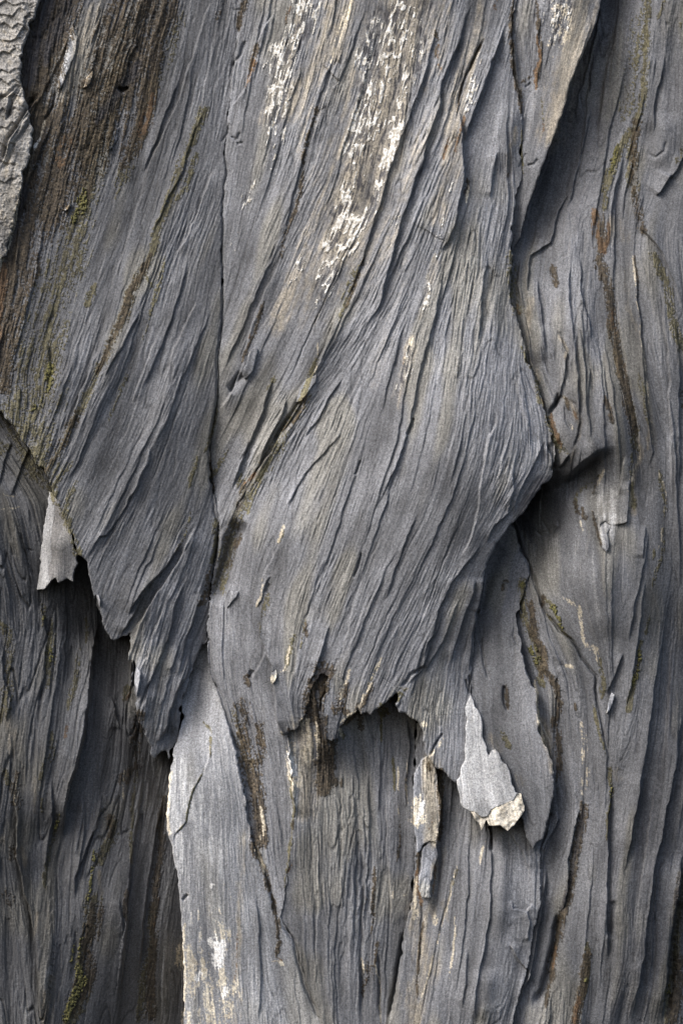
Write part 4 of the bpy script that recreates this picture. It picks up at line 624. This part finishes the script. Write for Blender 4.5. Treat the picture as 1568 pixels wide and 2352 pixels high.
# ------------------------------------------------------------------ materials
def nd(nt, t, **k):
    n = nt.nodes.new(t)
    for a, b in k.items(): setattr(n, a, b)
    return n
def slate_material():
    m = bpy.data.materials.new('weathered_slate'); m.use_nodes = True; nt = m.node_tree; B = nt.nodes['Principled BSDF']; L = nt.links.new
    def mth(op, a, b=None, c=None, clamp=False):
        n = nd(nt, 'ShaderNodeMath', operation=op, use_clamp=clamp)
        for k, v in enumerate((a, b, c)):
            if v is None: continue
            if isinstance(v, (int, float)): n.inputs[k].default_value = v
            else: L(v, n.inputs[k])
        return n.outputs[0]
    def att(nm): 
        a = nd(nt, 'ShaderNodeAttribute', attribute_name=nm); s = nd(nt, 'ShaderNodeSeparateColor'); L(a.outputs['Color'], s.inputs[0]); return s.outputs[0], s.outputs[1], s.outputs[2], a.outputs['Alpha']
    brown, olive, tan, pale = att('stain_lit_a'); white, dark, rust, cream = att('stain_shade_b'); tone, streak, fine, tintv = att('grain')
    co = nd(nt, 'ShaderNodeTexCoord').outputs['Object']
    def noise(sc_, det=2, rough=.6, vec=co):
        n = nd(nt, 'ShaderNodeTexNoise'); n.inputs['Scale'].default_value = sc_; n.inputs['Detail'].default_value = det; n.inputs['Roughness'].default_value = rough; L(vec, n.inputs['Vector']); return n.outputs['Fac']
    g1 = noise(330, 2, .7); g2 = noise(110, 3, .65); g3 = noise(14, 4, .6); g4 = noise(190, 2, .7)
    def mix(f, a, b):
        n = nd(nt, 'ShaderNodeMix', data_type='RGBA')
        if isinstance(f, float): n.inputs[0].default_value = f
        else: L(f, n.inputs[0])
        for k, v in ((6, a), (7, b)):
            if isinstance(v, tuple): n.inputs[k].default_value = (*v, 1)
            else: L(v, n.inputs[k])
        return n.outputs[2]
    base = mix(g3, (.148, .155, .172), (.178, .182, .193))
    base = mix(mth('MULTIPLY', tintv, 1.0, clamp=True), base, (.176, .174, .164))
    def two(c1, c2): return mix(mth('MULTIPLY_ADD', g2, 3.2, -1.1, True), c1, c2)
    col = base
    for f, c in ((pale, two((.285, .29, .297), (.34, .342, .342))), (tan, two((.19, .172, .142), (.30, .272, .225))), (olive, two((.050, .045, .022), (.165, .150, .085))),
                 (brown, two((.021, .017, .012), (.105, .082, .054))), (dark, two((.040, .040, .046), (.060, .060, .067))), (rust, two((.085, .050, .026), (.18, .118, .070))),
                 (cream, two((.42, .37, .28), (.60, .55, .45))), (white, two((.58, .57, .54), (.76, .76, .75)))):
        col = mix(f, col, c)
    # tone carries light and dark bands, darker cracks and the wall's painted shade; speckle is the crystal grain of the slate
    sp = mth('MULTIPLY_ADD', g1, 2.0, 0.0); sp = mth('MULTIPLY', sp, mth('MULTIPLY_ADD', g4, 1.4, .3))
    sp = mth('MULTIPLY', sp, mth('MULTIPLY_ADD', fine, .34, .83)); sp = mth('MULTIPLY', sp, mth('MULTIPLY_ADD', streak, .26, .87)); sp = mth('MULTIPLY', sp, tone)
    vm = nd(nt, 'ShaderNodeVectorMath', operation='SCALE'); L(col, vm.inputs[0]); L(sp, vm.inputs['Scale'])
    L(vm.outputs[0], B.inputs['Base Color'])
    B.inputs['Roughness'].default_value = .72; B.inputs['Specular IOR Level'].default_value = .28
    stain = mth('MAXIMUM', brown, olive)
    hgt = mth('ADD', mth('MULTIPLY', g1, .8), mth('MULTIPLY', g4, .8)); hgt = mth('MULTIPLY', hgt, mth('MULTIPLY_ADD', stain, 1.6, .8))
    bp = nd(nt, 'ShaderNodeBump'); bp.inputs['Strength'].default_value = .65; bp.inputs['Distance'].default_value = .0016
    L(hgt, bp.inputs['Height']); L(bp.outputs[0], B.inputs['Normal'])
    return m
def crust_material(name, c1, c2, scale):
    m = bpy.data.materials.new(name); m.use_nodes = True; nt = m.node_tree; B = nt.nodes['Principled BSDF']
    n = nd(nt, 'ShaderNodeTexNoise'); n.inputs['Scale'].default_value = scale; n.inputs['Detail'].default_value = 3
    tc = nd(nt, 'ShaderNodeTexCoord'); nt.links.new(tc.outputs['Object'], n.inputs['Vector'])
    r = nd(nt, 'ShaderNodeValToRGB'); r.color_ramp.elements[0].position = .38; r.color_ramp.elements[1].position = .62
    r.color_ramp.elements[0].color = (*c1, 1); r.color_ramp.elements[1].color = (*c2, 1); nt.links.new(n.outputs['Fac'], r.inputs[0]); nt.links.new(r.outputs[0], B.inputs['Base Color'])
    B.inputs['Roughness'].default_value = .9; b = nd(nt, 'ShaderNodeBump'); b.inputs['Strength'].default_value = .5; b.inputs['Distance'].default_value = .002
    nt.links.new(n.outputs['Fac'], b.inputs['Height']); nt.links.new(b.outputs[0], B.inputs['Normal']); return m
SLATE = slate_material()
LICHEN = crust_material('white_crust', (.30, .28, .24), (.66, .66, .64), 160)
MOSS = crust_material('moss_green', (.040, .040, .016), (.13, .12, .038), 220)

# ------------------------------------------------------------------ meshes
def build(name, keep, sl, h, sdf, mat, attrs=None, back=.05, snap=True, parent=None, backabs=None):
    """keep = mask of cells (j, i); the front sheet is closed by a rim going back into the rock"""
    hh, ww = h.shape
    J, I = np.nonzero(keep)
    q = np.stack([J*ww+I, J*ww+I+1, (J+1)*ww+I+1, (J+1)*ww+I], 1)
    if not len(q): return None
    used, inv = np.unique(q, return_inverse=True); q = inv.reshape(q.shape)
    x = GX[sl].ravel()[used].astype(np.float64); y = GY[sl].ravel()[used].astype(np.float64); z = h.ravel()[used]
    if snap and sdf is not None:
        gj, gi = np.gradient(sdf); gl = np.maximum(np.hypot(gj, gi), .5)
        s = sdf.ravel()[used]; m = s < 0; g = gl.ravel()[used]
        mv = np.clip(-s/g, 0, 1.0)
        x = x+np.where(m, gi.ravel()[used]/g*mv*STEP, 0); y = y+np.where(m, gj.ravel()[used]/g*mv*STEP, 0)
    V = np.stack([x/1000, -z, Z0-y/1000], 1)
    # rim: directed edges that occur once
    e = np.concatenate([q[:, [0, 1]], q[:, [1, 2]], q[:, [2, 3]], q[:, [3, 0]]]).astype(np.int64)
    n = len(V); key = e[:, 0]*n+e[:, 1]; rkey = e[:, 1]*n+e[:, 0]
    be = e[~np.isin(key, rkey)]
    bv, binv = np.unique(be, return_inverse=True); binv = binv.reshape(be.shape)
    VB = V[bv].copy(); VB[:, 1] = VB[:, 1]+back if backabs is None else backabs
    side = np.stack([be[:, 1], be[:, 0], n+binv[:, 0], n+binv[:, 1]], 1)
    F = np.concatenate([q[:, ::-1], side[:, ::-1]]) ; F = np.concatenate([q[:, [0, 3, 2, 1]], np.stack([be[:, 0], be[:, 1], n+binv[:, 1], n+binv[:, 0]], 1)])
    VV = np.concatenate([V, VB]).astype(np.float32)
    me = bpy.data.meshes.new(name)
    me.vertices.add(len(VV)); me.vertices.foreach_set('co', VV.ravel())
    me.loops.add(F.size); me.loops.foreach_set('vertex_index', F.astype(np.int32).ravel())
    me.polygons.add(len(F)); me.polygons.foreach_set('loop_start', np.arange(0, F.size, 4, dtype=np.int32)); me.polygons.foreach_set('loop_total', np.full(len(F), 4, np.int32))
    me.polygons.foreach_set('use_smooth', np.concatenate([np.ones(len(q), bool), np.zeros(len(side), bool)]))
    me.update(calc_edges=True)
    if attrs:
        for nm, arrs in attrs.items():
            a = me.attributes.new(nm, 'FLOAT_COLOR', 'POINT')
            c = np.stack([ar.ravel()[used] for ar in arrs], 1); cb = c[bv].copy()
            if nm == 'grain': cb[:, 1:3] = .5
            else: cb *= .25
            c = np.concatenate([c, cb]).astype(np.float32)
            a.data.foreach_set('color', c.ravel())
    me.materials.append(mat)
    o = bpy.data.objects.new(name, me); sc.collection.objects.link(o)
    if parent: o.parent = parent
    return o
def cells(mask): return mask[:-1, :-1] & mask[1:, :-1] & mask[:-1, 1:] & mask[1:, 1:]
def anycell(mask): return mask[:-1, :-1] | mask[1:, :-1] | mask[:-1, 1:] | mask[1:, 1:]
def masks(S):
    sl = S['sl']; s1, s2, s3, s4, s5 = S['s']; big = blur(WHITE[sl], .7); big = big/big.std()
    nz = .55*s2+.35*s1+.3*s3+.25*M2[sl]
    def mk(nm, gain=1.0, lo=.36, hi=.66, gr=.0):
        p = PR[nm][sl]*(.12 if S.get('clean') and nm in ('brown', 'olive', 'dark', 'rust') else 1); v = p+(nz*.34*gain+gr*big*.3)*np.clip(p*3.2, 0, 1)*(1-.45*np.clip(p-.6, 0, .4)/.4); return sst(lo, hi, v)
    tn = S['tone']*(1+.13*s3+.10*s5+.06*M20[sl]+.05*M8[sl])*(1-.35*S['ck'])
    z = np.zeros_like(s1)
    sm = 1-.7*PR['smooth'][sl]; t01 = np.clip(.5+.25*s2*sm, 0, 1); f01 = np.clip(.5+.25*s1*sm, 0, 1); ti = sst(.2, 1.6, .6*M20[sl]+.9*s4)
    b = mk('brown', 1.1, .22, .58, gr=.8); ol = mk('olive', 1.2, .24, .62, gr=1.)
    dk = np.maximum(mk('dark', .6, .15, 1.)*.85, LZ[sl]*sst(.7, 1.1, -(.95*S['sF']+.3*N2[sl]))*.9)  # dark mask holds real stains and painted shade
    return {'stain_lit_a': (b*.93, ol*.9, np.maximum(mk('tan', .7, .08, 1.0), S.get('tanf', 0)), np.maximum(mk('pale', .8, .2, .9), S.get('palef', 0))),
            'stain_shade_b': (mk('white', 1., .42, .6, .5), dk, mk('rust', 1.2, gr=.6)*.9, mk('cream', 1.2, gr=.6)*.9), 'grain': (tn, t01, f01, ti)}
import time; _t = time.time()
LZ = np.zeros((ny, nx), np.float32)
for _n, pg, dens, _a, _b in LICH:
    P = T(pg); sl = crop(P[:, 0].min()-8, P[:, 1].min()-8, P[:, 0].max()+8, P[:, 1].max()+8)
    LZ[sl] = np.maximum(LZ[sl], sst(-4, 14, poly_sdf(P, WX[sl], WY[sl])))
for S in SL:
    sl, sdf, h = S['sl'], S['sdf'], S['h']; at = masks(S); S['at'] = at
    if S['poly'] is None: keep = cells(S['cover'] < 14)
    else: keep = anycell(sdf > 0) & (cells(S['cover'] < 14) if not S.get('rel') else True) 
    back = None if S.get('rel') else .3
    bk = dict(backabs=.3) if not S.get('rel') else dict(back=.07 if not S.get('small') else .03)
    parts = S.get('part')
    if parts:
        if isinstance(parts, tuple): parts = [parts]
        root = bpy.data.objects.new(S['name'], None); sc.collection.objects.link(root); root.empty_display_size = .05
        c = S['poly'].mean(0); off = Vector((c[0]/1000, 0, Z0-c[1]/1000)); root.location = off
        rest = np.ones_like(keep); made = []
        for pn, pp, pl in parts:
            pd = poly_sdf(T(pp), WX[sl], WY[sl]) > 0; pk = pd[:-1, :-1] & rest; rest = rest & ~pk
            if pn == 'broken_edge':
                nzz = sst(-.7, 1.1, M4[sl]+.4*M2[sl]); sb = list(at['stain_shade_b']); sb[3] = np.maximum(sb[3], np.where(pd, .85, 0)*(.75+.25*nzz)); sb[2] = np.maximum(sb[2], np.where(pd, sst(1.1, 1.8, M4[sl]+.5*N4[sl])*.5, 0)); at['stain_shade_b'] = tuple(sb)
                h = h+np.where(pd, .0012*M4[sl]+.0016*M8[sl]+.0006*N2[sl]-.001, 0)
            elif pn == 'side_face':
                sa = list(at['stain_lit_a']); sa[3] = np.maximum(sa[3], np.where(pd, .8, 0)); sa[2] = np.maximum(sa[2], np.where(pd, 0, .3)); at['stain_lit_a'] = tuple(sa)  # sunlight on the side face painted in as pale colour
            made.append((pn, pk, pl))
        S['h'] = h
        for pn, pk, pl in [('slate_face', rest, None)]+made:
            po = build(pn, keep & pk, sl, h, sdf, SLATE, at, parent=root, **bk)
            if po is None: continue
            po.location = -off
            if pl: po['label'] = pl
        o = root
    else: o = build(S['name'], keep, sl, h, sdf, SLATE, at, **bk)
    if S.get('struct'): o['kind'] = 'structure'
    else:
        o['label'] = S['label']; o['category'] = S['cat']
        if S.get('group'): o['group'] = S['group']
    S['obj'] = o
# top surface after all slabs
TOP = np.full((ny, nx), -.3, np.float32); G1 = np.zeros_like(TOP); G2 = np.zeros_like(TOP); GF = np.zeros_like(TOP); G3 = np.zeros_like(TOP)
for S in SL:
    m = S['sdf'] > -1; sl = S['sl']
    TOP[sl] = np.where(m, S['h'], TOP[sl]); G1[sl] = np.where(m, S['s'][0], G1[sl]); G2[sl] = np.where(m, S['s'][1], G2[sl]); GF[sl] = np.where(m, S['sF'], GF[sl]); G3[sl] = np.where(m, S['s'][2], G3[sl])
for nm, pg, dens, lb, lab in LICH:
    P = T(pg); sl = crop(P[:, 0].min()-8, P[:, 1].min()-8, P[:, 0].max()+8, P[:, 1].max()+8)
    d = poly_sdf(P, WX[sl], WY[sl]); n = .9*GF[sl]+.25*N2[sl]+.55*G3[sl]; n = n/n.std()
    clump = .35*M8[sl]+.25*M4[sl]
    edge = sst(-4, 22 if dens < .95 else 4, d)
    m = (n+clump > 1.28-1.5*dens*edge) & (d > -5)
    o = build('lichen_patch', cells(m), sl, TOP[sl]+.0008+.0005*np.clip(N2[sl], -1, 2), None, LICHEN, back=.003, snap=False)
    if o: o['label'] = lab; o['category'] = 'lichen patch'; o['group'] = 'white lichen on the slate'
m = PR['moss']; n = .6*G2+.5*G1+.8*N1+.4*WHITE
mm = (m > .12) & (n+.5*M8 > 1.9-2.1*m)
o = build('moss', anycell(mm & (m > .15)) & cells(m > .1), (slice(0, ny), slice(0, nx)), TOP+.002+.0012*np.clip(N1, -1, 2), None, MOSS, back=.008, snap=False)
o['kind'] = 'stuff'; o['label'] = 'yellow green moss tufts in the seams of the slate'; 
print('faces', sum(len(o.data.polygons) for o in bpy.data.objects if o.type == 'MESH'), 'build s', round(time.time()-_t, 1))
